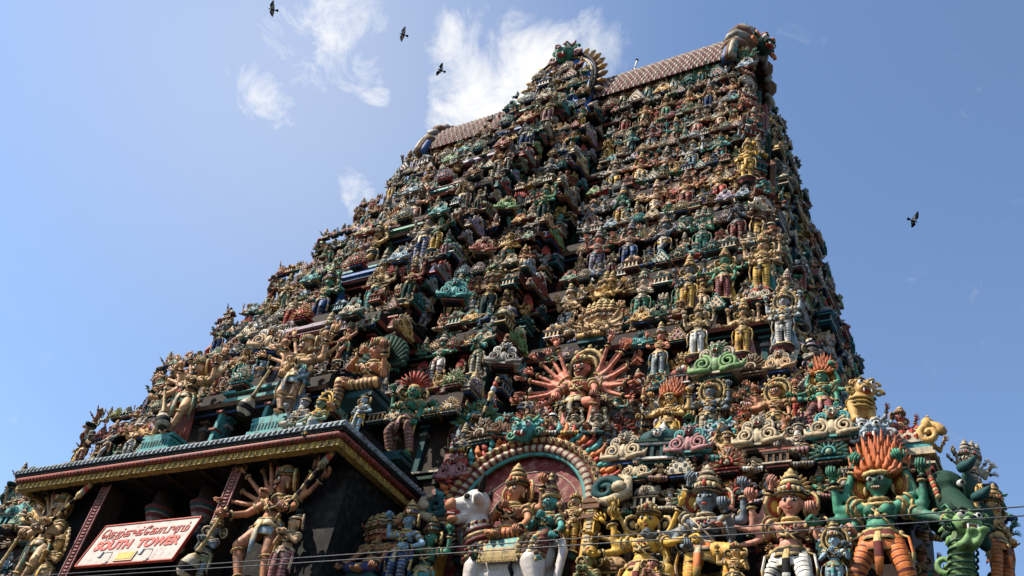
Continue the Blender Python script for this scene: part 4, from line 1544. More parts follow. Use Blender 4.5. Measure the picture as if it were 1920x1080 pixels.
fig('bearded_sage', (3.75, 14.7, 12.5), 1.5, pal('grey', 'bone', 'black', 'cream', 'black'), 'grey bearded sage seated between the doorkeeper and the dwarf', arms=('abhaya', 'lap'), legs=('sit', 'hang'), seated=True,
    ped='none', beard=True, crown_kind='bun', halo_kind=None)
fig('green_demoness', (5.85, 16.2, 12.95), 2.1, pal('green', 'brown', 'rose', 'gold', 'black', 'dark_teal'), 'green demoness with a red fan crest and pink banded legs on the canopy flank', female=True,
    arms=('up', 'side', 'high', 'down'), legs=('bend', 'wide'), crown_kind='fan', ped='box', turn=25, fierce=True)
fig('blue_child', (5.8, 14.65, 12.62), 1.1, pal('sky_blue', 'mustard', 'sky_blue', 'gold', 'black'), 'small pale blue child figure at the canopy edge beside the green demoness', arms=('hip', 'hip'), crown_kind='bun', bare=True, stripes=False, belly=.02, ped='none')
fig('dark_warrior', (6.5, 17.9, 13.45), 2.5, pal('brown', 'maroon', 'pale_blue', 'gold', 'black'), 'dark brown warrior with a long pale staff beside the canopy flank', arms=('side', 'mace'), crown_kind='tall', turn=-30,
    extra=dict(staff=staff((.22, -.2, .0), (.40, -.2, .98), .016)))

# the gate sign
sg = empty('gate_sign', (-.12, 14.55, 10.27))
sg.rotation_euler = (radians(-14), 0, 0)
tag(sg, 'white board lettered in red above the gate between two carved jambs', 'sign')
b = MB().box((0, .03, 0), (3.50, .05, 1.30), 0)
b.obj('board', [paint('board', .6, .35)], sg)
b = MB()
for z in (-.655, .655):
    b.box((0, .02, z), (3.54, .08, .03), 0)
for x in (-1.77, 1.77):
    b.box((x, .02, 0), (.03, .08, 1.27), 0)
b.obj('frame', [paint('red', .5, .2)], sg)
SIGNRED = paint('red', .55, .2)


def letters(txt, size, x, z, parent, ox=1.0, off=.010):
    cu = bpy.data.curves.new('lettering', 'FONT')
    cu.body = txt
    cu.size = size
    cu.align_x = 'CENTER'
    cu.extrude = .006
    cu.offset = off
    o = bpy.data.objects.new('lettering', cu)
    COL.objects.link(o)
    o.parent = parent
    o.location = (x, -.008, z)
    o.rotation_euler = (radians(90), 0, 0)
    o.scale = (ox, 1, 1)
    cu.materials.append(SIGNRED)
    me = bpy.data.meshes.new_from_object(o.evaluated_get(bpy.context.evaluated_depsgraph_get()))
    mo = bpy.data.objects.new('lettering', me)
    COL.objects.link(mo)
    mo.parent = parent
    mo.location, mo.rotation_euler, mo.scale = o.location, o.rotation_euler, o.scale
    bpy.data.objects.remove(o)
    return mo


letters('SOUTH  TOWER', .38, 0, -.17, sg, 1.08, .017)
xt, parts_ = 0.0, []
for piece in ('\u0bc6', '\u0ba4', '\u0bb1\u0bcd', '\u0b95\u0bc1', '\u0b95\u0bcd', '\u0bc7', '\u0b95', '\u0bbe', '\u0baa\u0bc1', '\u0bb0', '\u0bae\u0bcd'):
    o = letters(piece, .36, 0, .22, sg, .92, .002)
    xs = [v.co.x * .92 for v in o.data.vertices]
    o.location.x = xt - min(xs)
    xt += max(xs) - min(xs) + .035
    parts_.append(o)
for o in parts_:
    o.location.x -= xt / 2
b = MB()
b.box((-.05, -.012, -.45), (.66, .03, .28), 0)
b.box((-.05, -.030, -.45), (.56, .01, .20), 1)
b.obj('plate', [paint('cream', .6, .3), paint('mustard', .6, .6)], sg)
for x in (-.68, .80):
    b = MB()
    b.tube([(x, 0, -.28), (x - .03, -.10, -.36), (x - .06, -.16, -.45)], .012, 6, 0)
    b.box((x - .08, -.17, -.50), (.09, .06, .17), 0)
    b.obj('lamp_bracket', [paint('grey', .4, .2)], sg)

# ------------------------------------------------------------------ bull, riders and the flaming arch
bl = empty('temple_bull', (9.4, 16.75, 8.62), 0, .95)
tag(bl, 'white bull statue with an open brown muzzle standing under the flaming arch', 'bull statue')
s = MB()
s.ell((.05, 0, 1.72), (1.0, .42, .52))
s.ell((-.62, 0, 1.78), (.5, .43, .58))
s.ell((.72, 0, 1.82), (.48, .43, .50))
s.ell((-.62, 0, 2.25), (.28, .2, .22))
s.limb((-.72, -.05, 2.0), (-.92, -.30, 2.75), .42, .27, 12)
s.ell((-.97, -.40, 3.04), (.40, .35, .40), M=None)
HB = T(.20, -.26, 0) @ T(-1.2, -.14, 3.02) @ RZ(18) @ Matrix.Scale(1.16, 4) @ T(1.2, .14, -3.02)
s.limb(HB @ Vector((-1.22, -.16, 3.00)), HB @ Vector((-1.55, -.28, 2.92)), .29, .19, 10)
s.limb(HB @ Vector((-1.20, -.18, 2.82)), HB @ Vector((-1.48, -.26, 2.64)), .20, .13, 8)
for sx in (-1, 1):
    y = .24 * sx
    s.limb((-.72, y, 1.55), (-.76, y - .02, .95), .25, .14)
    s.limb((-.76, y - .02, .95), (-.74, y, .18), .13, .10)
    s.ell((-.77, y - .02, .08), (.15, .13, .10))
    s.limb((.80, y, 1.60), (.98, y, 1.02), .32, .17)
    s.limb((.98, y, 1.02), (.86, y, .62), .16, .12)
    s.limb((.86, y, .62), (.92, y, .14), .12, .10)
    s.ell((.88, y - .02, .08), (.15, .13, .10))
    s.ell((-1.02, -.14 + .36 * sx, 3.0), (.11, .24, .11), M=HB)
s.limb((-.55, 0, 1.35), (.6, 0, 1.35), .30, .30)
s.tube([(-1.0, -.05, 2.5), (-.98, -.05, 1.9), (-.9, -.02, 1.35)], [.12, .17, .10], 8)
fuse(s, .035, 0, 4).obj('body', [paint('bull_white', .45, .22)], bl)
m = MB()
m.tube([(1.18, -.05, 2.05), (1.36, -.08, 2.1), (1.44, -.1, 1.9), (1.40, -.1, 1.3), (1.30, -.1, .7), (1.26, -.1, .35)], [.09, .11, .11, .09, .07, .03], 9, 0)
m.obj('tail', [paint('bull_white', .45, .3)], bl)
m = MB()
m.ell((-1.60, -.29, 2.91), (.17, .20, .16), 0, M=HB)
m.ell((-1.52, -.27, 2.62), (.14, .15, .08), 0, M=HB)
m.ell((-1.52, -.28, 2.76), (.17, .15, .07), 1, M=HB)
for k in range(5):
    m.ell((-1.62 + .03 * k, -.40 + .0 * k, 2.71), (.014, .014, .02), 2, 5, 4, HB)
for sx in (-1, 1):
    m.ell((-1.75, -.33 + sx * .06, 2.96), (.03, .03, .035), 1, 6, 4, HB)
m.obj('muzzle', [paint('copper'), paint('red'), paint('white')], bl)
for sx in (-1, 1):
    e = MB()
    e.ell((-1.28, -.15 + .265 * sx, 3.08), (.105, .05, .09), 1, 10, 6, HB)
    e.ell((-1.29, -.15 + .30 * sx, 3.08), (.07, .03, .065), 0, 9, 5, HB)
    e.tube([(-1.43, -.15 + .26 * sx, 3.11), (-1.33, -.15 + .275 * sx, 3.18), (-1.23, -.15 + .26 * sx, 3.12)], .014, 5, 0, HB)
    e.obj('eye', [paint('black', .3, 0), paint('white')], bl)
    h = MB()
    h.cone((-1.08, -.14 + .14 * sx, 3.25), (-1.02, -.14 + .36 * sx, 3.62), .085, 8, 0, HB, bend=(.03, .08 * sx, 0))
    h.obj('horn', [paint('black', .35, .2)], bl)
g = MB()
vs, fs, ms = [], [], []
NX, NA = 14, 20
for k in range(NX + 1):
    x = -.50 + 1.06 * k / NX
    for q in range(NA + 1):
        a = radians(-22 + 224 * q / NA)
        vs.append((x, -.50 * cos(a), 1.74 + .585 * sin(a)))
for k in range(NX):
    for q in range(NA):
        fs.append((k * (NA + 1) + q, (k + 1) * (NA + 1) + q, (k + 1) * (NA + 1) + q + 1, k * (NA + 1) + q + 1))
        edge = k < 2 or k >= NX - 2 or q < 3 or q > NA - 4
        ms.append(1 if edge else (0 if (k + q) % 2 else 2))
g.add(vs, fs, ms, False)
for q in range(NA + 1):
    a = radians(-22 + 224 * q / NA)
    for x in (-.47, .53):
        g.ell((x, -.515 * cos(a), 1.74 + .60 * sin(a)), .026, 1, 6, 4)
for k in range(15):
    g.ell((-.48 + k * .07, -.52, 1.53), (.022, .02, .03), 1, 6, 4)
g.obj('saddle_cloth', [paint('teal'), paint('gold'), paint('mint')], bl)
g = MB()
for row in range(4):
    for k in range(15):
        a = radians(-8 + 180 * k / 14)
        g.ell((.52 + row * .16, -.49 * cos(a), 1.82 + .53 * sin(a) - .02 * row), (.075, .05, .055), row % 2, 7, 5)
for k in range(7):
    g.ell((.56 + k * .075, -.46, 1.66 - .02 * k), (.05, .05, .06), 0, 7, 5)
g.obj('rump_garland', [paint('gold'), paint('brown')], bl)
g = MB()
Q = T(-.84, -.18, 2.42) @ RX(16) @ RY(-18)
g.ring((0, 0, 0), (.36, .34), .045, 0, 26, 6, Q, beads=1)
g.ring((0, 0, -.12), (.40, .36), .04, 1, 26, 6, Q, beads=1)
g.ring((0, 0, -.26), (.45, .40), .05, 0, 26, 6, Q, beads=1)
g.ell((-1.05, -.40, 1.95), (.10, .05, .10), 0)
g.tube([(-.80, -.44, 2.2), (-.70, -.47, 1.9), (-.62, -.46, 1.6)], [.03, .05, .05], 7, 2)
for k in range(5):
    g.ell((-.66 + .04 * (k - 2), -.47, 1.98 - .07 * k), (.07, .03, .05), 2, 7, 4)
g.tube([(.32, -.42, 1.62), (.34, -.40, 1.4), (.36, -.2, 1.24), (.36, .2, 1.24)], .05, 7, 3)
for j, (zz, rr) in enumerate(((.16, .33), (-.42, .50), (-.58, .53))):
    for k in range(22):
        a = 2 * pi * k / 22
        g.ell((rr * cos(a), rr * .9 * sin(a), zz), (.06, .06, .06), (j + k) % 2, 6, 4, Q)
g.obj('neck_garland', [paint('maroon'), paint('gold'), paint('dark_green'), paint('black')], bl)

fig('bull_rider', (9.2, 16.85, 9.62), 2.6, pal('copper', 'orange', 'maroon', 'gold', 'black'), 'crowned rider with a folded leg seated on the white bull', 'statue', arms=('chest', 'knee', '-', 'up'), legs=('sit', 'sit'),
    seated=True, ped='none', crown_kind='kirita', halo_kind='big_ears', turn=-14)
fig('bull_rider', (10.12, 16.9, 9.7), 2.15, pal('teal', 'maroon', 'brown', 'gold', 'black'), 'teal-skinned lady rider seated behind the crowned rider on the bull', 'statue', arms=('chest', 'knee'), legs=('sit', 'hang'),
    female=True, seated=True, ped='none', crown_kind='karanda', halo_kind=None, turn=-20)

ar = empty('flaming_arch', (9.25, 17.0, 11.62), 0, 1.1)
ar.scale = (1.12, 1.0, 1.0)
tag(ar, 'round arch edged with red and teal flames behind the bull riders', 'arch')
m = MB()
m.prism([(1.6 * cos(radians(a)), 1.6 * sin(radians(a))) for a in range(0, 181, 10)] + [(-1.6, -2.9), (1.6, -2.9)], .15, .35, 0)
for k in range(30):
    a = radians(5 + k * 6.1)
    r0 = .62 + .1 * ((k * 5) % 3)
    m.tube([(.15 + r0 * cos(a), .152, -.15 + r0 * sin(a)), (.15 + (r0 + .4) * cos(a), .152, -.15 + (r0 + .4) * sin(a))], [.010, .006], 4, 1)
for k in range(3):
    m.ring((.1, .148, -.15), (.55 + .35 * k, .55 + .35 * k), .018, 1, 40, 4, RX(90) if False else Matrix.Translation((.1, .148, -.15)) @ RX(90) @ Matrix.Translation((-.1, -.148, .15)), a0=0, a1=pi)
m.obj('back_panel', [paint('peeling_red', .7, .8), paint('bone')], ar)
for nm, r, t, mm, yy in (('inner_band', 1.50, .055, 'teal', .0), ('twisted_band', 1.62, .085, 'bone', -.05), ('dark_band', 1.73, .045, 'maroon', -.03), ('beaded_band', 1.84, .08, 'gold', -.07)):
    m = MB()
    n = 60
    pts = [(r * cos(pi * k / n), yy, r * sin(pi * k / n)) for k in range(n + 1)]
    m.tube(pts, [t * (1 + (.28 if k % 2 and nm in ('twisted_band', 'beaded_band') else 0)) for k in range(n + 1)], 8, [0, 1])
    if nm == 'beaded_band':
        for k in range(30):
            a = pi * (k + .5) / 30
            m.ell((r * cos(a), yy - .085, r * sin(a)), (.045, .03, .045), 0, 7, 4)
            m.ell((r * cos(a), yy - .11, r * sin(a)), (.02, .02, .02), 1, 6, 4)
    m.obj(nm, [paint(mm), paint('maroon' if nm != 'inner_band' else 'teal')], ar)
m = MB()
for row in range(2):
    for k in range(34):
        a = radians(4 + 172 * (k + .5 * row) / 34)
        d = Vector((cos(a), 0, sin(a)))
        tng = Vector((-sin(a), 0, cos(a))) * (1 if cos(a) > 0 else -1)
        p = d * (1.9 + .14 * row) + Vector((0, -.02 - .05 * row, 0))
        m.cone(p, p + d * .33 + tng * .14, .075, 6, (k + row) % 3, None, bend=tng * -.05)
m.obj('flames', [paint('red'), paint('orange'), paint('teal')], ar)
for sx in (-1, 1):
    m = MB()
    m.box((sx * 1.72, 0, -1.35), (.22, .3, 2.7), 0)
    for k in range(26):
        m.box((sx * 1.72, -.16, -2.6 + k * .1), (.12, .03, .06), 1)
    for z in (-2.6, -.35, -.12, .02):
        m.box((sx * 1.72, -.02, z), (.36, .36, .10), 2)
    m.obj('jamb', [paint('mustard'), paint('cream'), paint('brown')], ar)
    m = MB()
    spiral(m, (sx * 1.98, -.15, .25), .30, 1.4, sx, .12, 0)
    m.tube([(sx * 1.75, -.1, .1), (sx * 2.1, -.16, -.05), (sx * 2.45, -.15, .15), (sx * 2.42, -.12, .5), (sx * 2.2, -.1, .62)], [.10, .13, .12, .09, .03], 8, 1)
    m.ell((sx * 2.3, -.25, .25), (.16, .12, .14), 1)
    m.obj('sea_monster', [paint('dark_teal'), paint('cream')], ar)


def mask_thing(loc, s, a, b, label, rotz=0, name='lion_mask', lean=0):
    mb = MB()
    mask(mb, (0, 0, 0), s)
    o = mb.obj(name, crest_mats(a, b, 'teal'), None, loc, rotz)
    o.rotation_euler = (radians(lean), 0, rotz)
    return tag(o, label, 'mask')


mask_thing((9.15, 16.75, 13.62), .9, 'teal', 'green', 'green horned monster mask with a pale tongue at the top of the flaming arch')

# row of large figures right of the bull
DANCE_R = ((.06, 0, .52), (.25, -.10, .47), (.19, -.05, .22))
fig('dancing_deity', (12.6, 16.75, 8.55), 2.6, pal('mustard', 'ochre', 'maroon', 'gold', 'black'), 'yellow dancing deity with one knee raised and many arms right of the bull', arms=('up', ((.24, -.08, .70), (.40, -.1, .72)), 'side', 'down'),
    legs=('bend', DANCE_R), bare=True, stripes=False, crown_kind='low', halo_kind='ears', fans=((-1, -10, 60, 4, .34), (1, 30, 60, 2, .33)), turn=10, ped='box')
fig('striding_deity', (13.85, 16.75, 8.75), 2.8, pal('slate', 'mustard', 'orange', 'cream', 'black'), 'slate-grey deity with mustard banded legs and a thigh lifted right of the yellow dancer', arms=('high', 'abhaya', 'hip', 'up', 'side', 'down'),
    legs=('stand', DANCE_R), crown_kind='kirita', halo_kind='big_ears', turn=4, ped='box')
fig('striped_leg_deity', (15.55, 16.75, 8.6), 2.7, pal('pink', 'white', 'black', 'gold', 'black'), 'pink-skinned deity with black and white striped legs, hand raised to brow', arms=('high', 'abhaya', 'up', 'side'), legs=('wide', 'bend'),
    crown_kind='kirita', halo_kind='big_ears', fans=((-1, -20, 30, 3, .36),), turn=6, ped='box')
fig('green_goddess', (17.2, 16.6, 8.7), 2.8, pal('green', 'orange', 'maroon', 'gold', 'black', red='rust'), 'largest green goddess with a tall orange flame of hair at the tower corner', arms=('high', 'high', 'up', 'up', 'side', 'side', 'down', ((.28, -.05, .66), (.42, -.1, .58))),
    legs=('wide', 'wide'), female=True, fierce=True, crown_kind='flame', halo_kind='big_ears', belly=.02, ped='box', turn=-4)
fig('small_blue_deity', (16.45, 16.3, 8.95), 1.2, pal('sky_blue', 'pale_blue', 'teal', 'gold', 'black', plate='mustard'), 'small sky-blue crowned deity at the feet of the green goddess', crown_kind='tall', halo_kind='wheel', arms=('chest', 'abhaya'))
fig('kneeling_maiden', (13.0, 16.3, 8.75), 1.15, pal('pink', 'rose', 'maroon', 'gold', 'black'), 'small pink maiden between the yellow dancer and the grey deity', female=True, arms=('anjali', 'anjali'), crown_kind='bun', turn=20)
fig('crouching_attendant', (14.65, 16.3, 8.85), 1.2, pal('ochre', 'brown', 'black', 'gold', 'black'), 'small ochre attendant holding both arms up before the grey deity', arms=('up', 'abhaya'), crown_kind='low')
fig('pillar_attendant', (11.35, 16.8, 8.75), 1.6, pal('olive', 'mustard', 'black', 'gold', 'black'), 'olive attendant standing by the right jamb of the flaming arch', arms=('anjali', 'anjali'), crown_kind='kirita')

# corner: elephant head and rearing yali
eh = empty('elephant_head', (18.4, 17.0, 10.3), 0, .88)
tag(eh, 'huge dark green elephant head jutting from the tower corner', 'elephant statue')
s = MB()
s.ell((0, .2, .75), (.62, .70, .72))
s.ell((-.1, -.25, 1.0), (.42, .42, .40))
s.ell((.25, -.1, .35), (.50, .5, .45))
s.limb((.0, -.45, .6), (.35, -.85, .05), .30, .20, 10)
s.limb((.35, -.85, .05), (.55, -.75, -.5), .20, .13, 9)
fuse(s, .04, 0, 4).obj('head', [paint('dark_green', .35, .3)], eh)
m = MB()
m.ell((.42, -.15, .95), (.10, .42, .38), 0, 12, 7, RZ(-14))
m.obj('ear', [paint('dark_green', .35, .3)], eh)
for k, (x, z) in enumerate(((.42, 1.30), (.62, .62))):
    m = MB()
    m.cone((x - .2, -.5, z), (x + .16, -.75, z + .12), .11, 8, 0, bend=(.05, -.02, -.04))
    m.obj('tusk', [paint('dark_teal', .35, .3)], eh)
m = MB()
m.ell((.24, -.60, .92), (.09, .06, .08), 0)
m.ell((.27, -.65, .92), (.045, .03, .045), 1)
m.obj('eye', [paint('white'), paint('black')], eh)
m = MB()
for k in range(9):
    m.ell((-.35 + .02 * k, -.62 - .01 * k, 1.25 - .08 * k), .06, k % 2, 7, 5)
m.obj('forehead_chain', [paint('gold'), paint('red')], eh)

ya = empty('rearing_yali', (18.45, 16.35, 8.85), 0, .92)
tag(ya, 'light green rearing lion-dragon with a curled crest at the tower corner', 'dragon statue')
s = MB()
s.limb((.0, .1, .25), (.05, -.05, .75), .24, .24)
s.limb((.05, -.05, .75), (.12, -.18, 1.15), .24, .20)
s.ell((.20, -.25, 1.38), (.24, .24, .24))
for sx in (-1, 1):
    s.limb((.10 + .12 * sx, -.2, .95), (.30 + .1 * sx, -.48, .92), .10, .075)
    s.limb((.30 + .1 * sx, -.48, .92), (.42 + .1 * sx, -.50, 1.10), .075, .06)
    s.ell((.44 + .1 * sx, -.53, 1.12), (.10, .10, .07))
    s.limb((.0 + .2 * sx, -.05, .3), (.12 + .2 * sx, -.3, .25), .16, .10)
    s.limb((.12 + .2 * sx, -.3, .25), (.08 + .2 * sx, -.25, -.1), .10, .08)
fuse(s, .028, 0, 3).obj('body', [paint('leaf', .6, .7)], ya)
m = MB()
for k in range(9):
    a = radians(60 + 20 * k)
    m.cone((.16 + .22 * cos(a), -.15, 1.36 + .24 * sin(a)), (.14 + .42 * cos(a), -.10, 1.36 + .44 * sin(a)), .07, 6, k % 2, bend=(0, 0, .05))
spiral(m, (-.22, .0, .75), .2, 1.3, -1, .07, 0)
spiral(m, (-.25, .0, .35), .18, 1.3, -1, .06, 1)
for k in range(7):
    m.ring((.02 + .018 * k, -.0 - .03 * k, .30 + .12 * k), (.245, .245), .02, 1, 18, 5, None, beads=1)
m.obj('mane', [paint('leaf'), paint('dark_green')], ya)
m = MB()
mask(m, (0, 0, 0), .80, 0, 1, T(.26, -.34, 1.36) @ RZ(28))
m.obj('head', [paint('leaf'), paint('dark_green'), paint('teal'), paint('white'), paint('black'), paint('red')], ya)
fig('corner_attendant', (19.0, 17.0, 9.3), 1.7, pal('ochre', 'orange', 'brown', 'gold', 'black'), 'ochre attendant on the outermost right corner behind the elephant head', rotz=pi / 3, arms=('up', 'hip'))

# second row
fig('red_demon_king', (9.55, 18.2, 13.85), 2.72, pal('flesh', 'black', 'bone', 'gold', 'black', plate='brown'), 'red-faced demon king with a fan of many arms and a wheel behind his crown', arms=(((-.22, -.08, .62), (-.13, -.18, .50)), ((.22, -.08, .62), (.26, -.16, .50))),
    legs=('stand', DANCE_R), bare=True, tash=True, fierce=True, stripes=False, crown_kind='low', halo_kind='wheel', fans=((-1, -30, 68, 8, .50), (1, -30, 68, 8, .46)), turn=-6, ped='none')
m = MB()
m.lathe([(.0, .0), (.10, .02), (.11, .05), (.0, .06)], 12, GOLD)
fig('five_headed_sage_king', (8.95, 19.6, 17.65), 1.9, pal('tan', 'ochre', 'brown', 'gold', 'black', plate='ochre'), 'deity with five crowned heads in a row above the red demon king', heads=5, arms=('abhaya', 'knee'), legs=('sit', 'sit'), seated=True,
    crown_kind='tall', halo_kind=None, fans=((-1, -10, 60, 5, .36), (1, -10, 60, 5, .36)), ped='box', tash=True)
fig('flame_haired_warrior', (12.15, 18.2, 13.4), 1.75, pal('ochre', 'mustard', 'brown', 'gold', 'black', red='rust'), 'ochre warrior with flaming hair between the demon king and the cream arch', arms=('side', ((.24, -.1, .6), (.08, -.2, .56)), 'up', 'up'),
    legs=('bend', 'wide'), crown_kind='flame', fierce=True, tash=True, halo_kind='big_ears', ped='box', extra=dict(sword=staff((-.34, -.1, .40), (-.38, -.1, 1.1), .01)))
fig('grey_deity', (13.1, 18.35, 13.65), 1.65, pal('slate', 'bone', 'black', 'gold', 'black'), 'slate-grey deity behind the cream horseshoe crest', arms=('up', 'hip', 'side', 'up'), crown_kind='low', halo_kind='wheel', belly=.02)
fig('brown_warrior', (14.75, 18.15, 13.25), 1.65, pal('copper', 'ochre', 'black', 'gold', 'black', red='rust'), 'copper-skinned moustached warrior with a fan of arms left of the smaller green goddess', arms=('side', 'down', 'up', 'up'), legs=('stand', 'wide'), bare=True,
    tash=True, fierce=True, stripes=False, crown_kind='low', halo_kind='wheel', fans=((-1, -25, 50, 6, .40),), turn=-8)
fig('green_goddess', (15.8, 18.1, 13.45), 1.65, pal('green', 'maroon', 'rose', 'gold', 'black', red='rust'), 'smaller green goddess with orange flame hair and maroon banded legs', arms=('high', 'high', 'side', 'side', 'hip', 'down'), female=True, fierce=True,
    legs=('bend', 'bend'), crown_kind='flame', halo_kind='big_ears', belly=.02)

ca = empty('horseshoe_crest', (13.85, 17.3, 12.3), 0, .92)
tag(ca, 'cream horseshoe crest with red flames and a tiny seated figure inside', 'crest')
m = MB()
for sx in (-1, 1):
    m.tube([(sx * .30, 0, .05), (sx * .42, -.03, .35), (sx * .36, -.05, .65), (sx * .12, -.06, .82), (0, -.06, .84)], [.10, .14, .15, .13, .12], 10, [0, 0, 0, 0])
    m.tube([(sx * .30, -.14, .08), (sx * .42, -.17, .35), (sx * .36, -.2, .65), (sx * .12, -.19, .82), (0, -.18, .84)], .022, 6, 1)
    spiral(m, (sx * .62, -.02, .10), .24, 1.4, sx, .10, 0, start=pi / 2)
    m.tube([(sx * .3, -.05, 0), (sx * .6, -.1, -.04), (sx * .9, -.08, .04), (sx * .95, -.06, .16)], [.08, .09, .08, .03], 8, 0)
m.obj('horseshoe', [paint('cream'), paint('brown')], ca)
m = MB()
for sx in (-1, 1):
    for k in range(9):
        a = radians(8 + k * 9)
        p = Vector((sx * (.48 + .12 * cos(a)), .0, .15 + .75 * sin(a)))
        m.cone(p, p + Vector((sx * (.42 - .02 * k), -.05, .10 + .03 * k)), .075, 6, k % 3 == 2, bend=(0, 0, .06))
m.obj('flames', [paint('red'), paint('orange')], ca)
m = MB()
for k, (w, hh) in enumerate(((1.9, .08), (1.75, .10), (1.85, .06), (1.6, .12))):
    m.box((0, .12, -.08 - k * .1), (w, .5, hh), k % 2)
m.obj('base', [paint('brown'), paint('mustard')], ca)
o = bpy.data.objects.new('tiny_figure', SEAT[2])
COL.objects.link(o)
o.parent = ca
o.location = (0, -.12, .02)
o.scale = (1.0,) * 3
mask_thing((13.7, 17.5, 13.45), .78, 'pale_blue', 'teal', 'blue-green lion mask above the cream horseshoe crest')

# seated lion near the corner
li = empty('guardian_lion', (16.6, 17.75, 13.25), radians(28), .88)
tag(li, 'yellow bulging-eyed lion crouched on the corner above the red-tiled shrine', 'lion statue')
s = MB()
s.ell((0, .15, .42), (.34, .45, .42))
s.ell((.06, -.12, .70), (.30, .30, .34))
s.ell((.12, -.15, .95), (.26, .25, .25))
for sx in (-1, 1):
    s.limb((.05 + .2 * sx, -.2, .6), (.08 + .2 * sx, -.34, .1), .13, .09)
    s.ell((.08 + .2 * sx, -.40, .05), (.11, .15, .08))
    s.ell((.10 + .20 * sx, -.2, 1.22), (.07, .05, .1))
fuse(s, .032, 0, 3).obj('body', [paint('ochre', .6, .6)], li)
m = MB()
mask(m, (.14, -.28, 1.02), .78, 0, 1, None, False)
m.obj('head', [paint('ochre'), paint('old_gold'), paint('teal'), paint('white'), paint('black'), paint('red')], li)
m = MB()
for k in range(3):
    m.ring((.06, -.12, .70 - .12 * k), (.31, .32), .03, 0, 22, 5, None, beads=1)
m.obj('collar', [paint('old_gold')], li)

# red-tiled corner shrine
sh_ = empty('corner_shrine', (17.15, 17.6, 11.9), 0, .92)
tag(sh_, 'small corner shrine with a barrel roof of red diamond tiles and teal bands', 'shrine')
m = MB()
for w, hh, z, k in ((2.0, .12, .06, 0), (2.1, .05, .15, 1), (1.9, .16, .26, 2), (2.15, .06, .38, 1), (2.05, .12, .47, 3), (1.95, .14, .60, 4)):
    m.box((0, .2, z), (w, 1.2 * w / 2, hh), k)
m.obj('mouldings', [paint('maroon'), paint('cream'), paint('brown'), paint('bone'), paint('teal')], sh_)
m = MB()
arcp = [(.2 - .62 * cos(pi * k / 14), .67 + .62 * sin(pi * k / 14)) for k in range(15)]
m.add([(sx * .92, y, z) for sx in (-1, 1) for y, z in arcp], [(15 + k, 15 + k + 1, k + 1, k) for k in range(14)] + [tuple(range(15)), tuple(range(29, 14, -1))], 0, False)
for v in range(6):
    for u in range(9):
        a = radians(14 + v * 17)
        x = -.82 + (u + .5 * (v % 2)) * .195

        def q_(dx, da, l):
            return (x + dx, .2 - (.62 + l) * cos(a + da), .67 + (.62 + l) * sin(a + da))
        m.add([q_(-.085, 0, .01), q_(0, -.13, .01), q_(.085, 0, .01), q_(0, .13, .01), q_(0, 0, .07)], [(0, 1, 4), (1, 2, 4), (2, 3, 4), (3, 0, 4)], 1, False)
m.obj('tiled_roof', [paint('bone'), paint('red')], sh_)
for sx in (-1, 1):
    m = MB()
    spiral(m, (sx * .98, -.35, .85), .26, 1.5, sx, .10, 0)
    m.ell((sx * .95, -.2, 1.1), (.16, .3, .22), 0)
    m.obj('scroll_end', [paint('ochre')], sh_)
mask_thing((17.05, 16.95, 12.65), .8, 'pale_blue', 'grey', 'pale blue-grey lion mask on the red-tiled corner shrine')

# third row
fig('white_robed_deity', (12.3, 19.15, 16.95), 1.5, pal('cream', 'white', 'grey', 'gold', 'black', 'maroon', 'mustard'), 'cream deity in white leggings before a yellow drape, left of three above the green crest', arms=('abhaya', 'abhaya', 'up', 'up'), drape='pleats')
fig('yellow_legged_deity', (13.55, 19.1, 16.75), 1.45, pal('tan', 'mustard', 'brown', 'gold', 'black', 'maroon', 'rose'), 'tan deity in mustard banded leggings standing above the green lion crest', arms=('side', 'side', 'up', 'up'), crown_kind='tall', drape='pleats')
fig('grey_corner_deity', (14.6, 19.1, 16.8), 1.55, pal('grey', 'white', 'black', 'gold', 'black', 'maroon', 'pale_blue'), 'grey deity in white banded leggings before a pale blue drape near the corner', arms=('up', 'up', 'hip', 'hip'), drape='pleats', halo_kind='wheel')
put_crest((13.2, 18.55, 15.5), 1.3, 0, 'widest one below three standing deities', k=1, a='leaf')
mask_thing((13.2, 18.45, 16.2), .6, 'lilac', 'rose', 'lilac lion mask on top of the widest green crest')
fig('yellow_legged_deity', (13.65, 20.1, 19.6), 1.85, pal('tan', 'mustard', 'black', 'gold', 'black', 'black', 'teal'), 'tan deity in bright yellow banded leggings on a black pedestal near the corner', arms=('up', 'up', 'hip', 'hip'), crown_kind='kirita', drape='pleats')
fig('green_winged_deity', (12.5, 20.2, 19.6), 1.7, pal('green', 'maroon', 'rose', 'gold', 'black', 'black', 'mustard'), 'green-armed deity in maroon leggings before a bright yellow drape', arms=('side', 'side', 'down', 'down'), crown_kind='kirita', drape='pleats')
fig('yellow_legged_deity', (11.4, 20.25, 19.55), 1.7, pal('slate', 'mustard', 'brown', 'gold', 'black', 'black', 'rose'), 'slate-skinned deity in mustard leggings left of the green-armed one', arms=('abhaya', 'up', 'hip', 'up'), crown_kind='tall', drape='pleats')
fig('golden_deity', (12.2, 22.4, 26.9), 1.75, pal('mustard', 'mustard', 'ochre', 'gold', 'black', 'maroon'), 'all-yellow round-bellied deity near the corner high on the wall', arms=('hip', 'abhaya'), belly=.04, bare=True, stripes=False)

# crown masks and finials
mask_thing((.0, 26.5, 45.05), 1.75, 'green', 'rose', 'large green monster mask with white tusks on the central gable', lean=10)
mask_thing((10.5, YC - 1.0, 42.9), 1.6, 'dark_green', 'orange', 'large green and orange monster mask on the right end of the vault', rotz=pi / 2.6)
mask_thing((-8.9, 27.6, 42.0), 1.0, 'blue', 'cream', 'blue monster mask at the left end of the vault', rotz=-pi / 5)

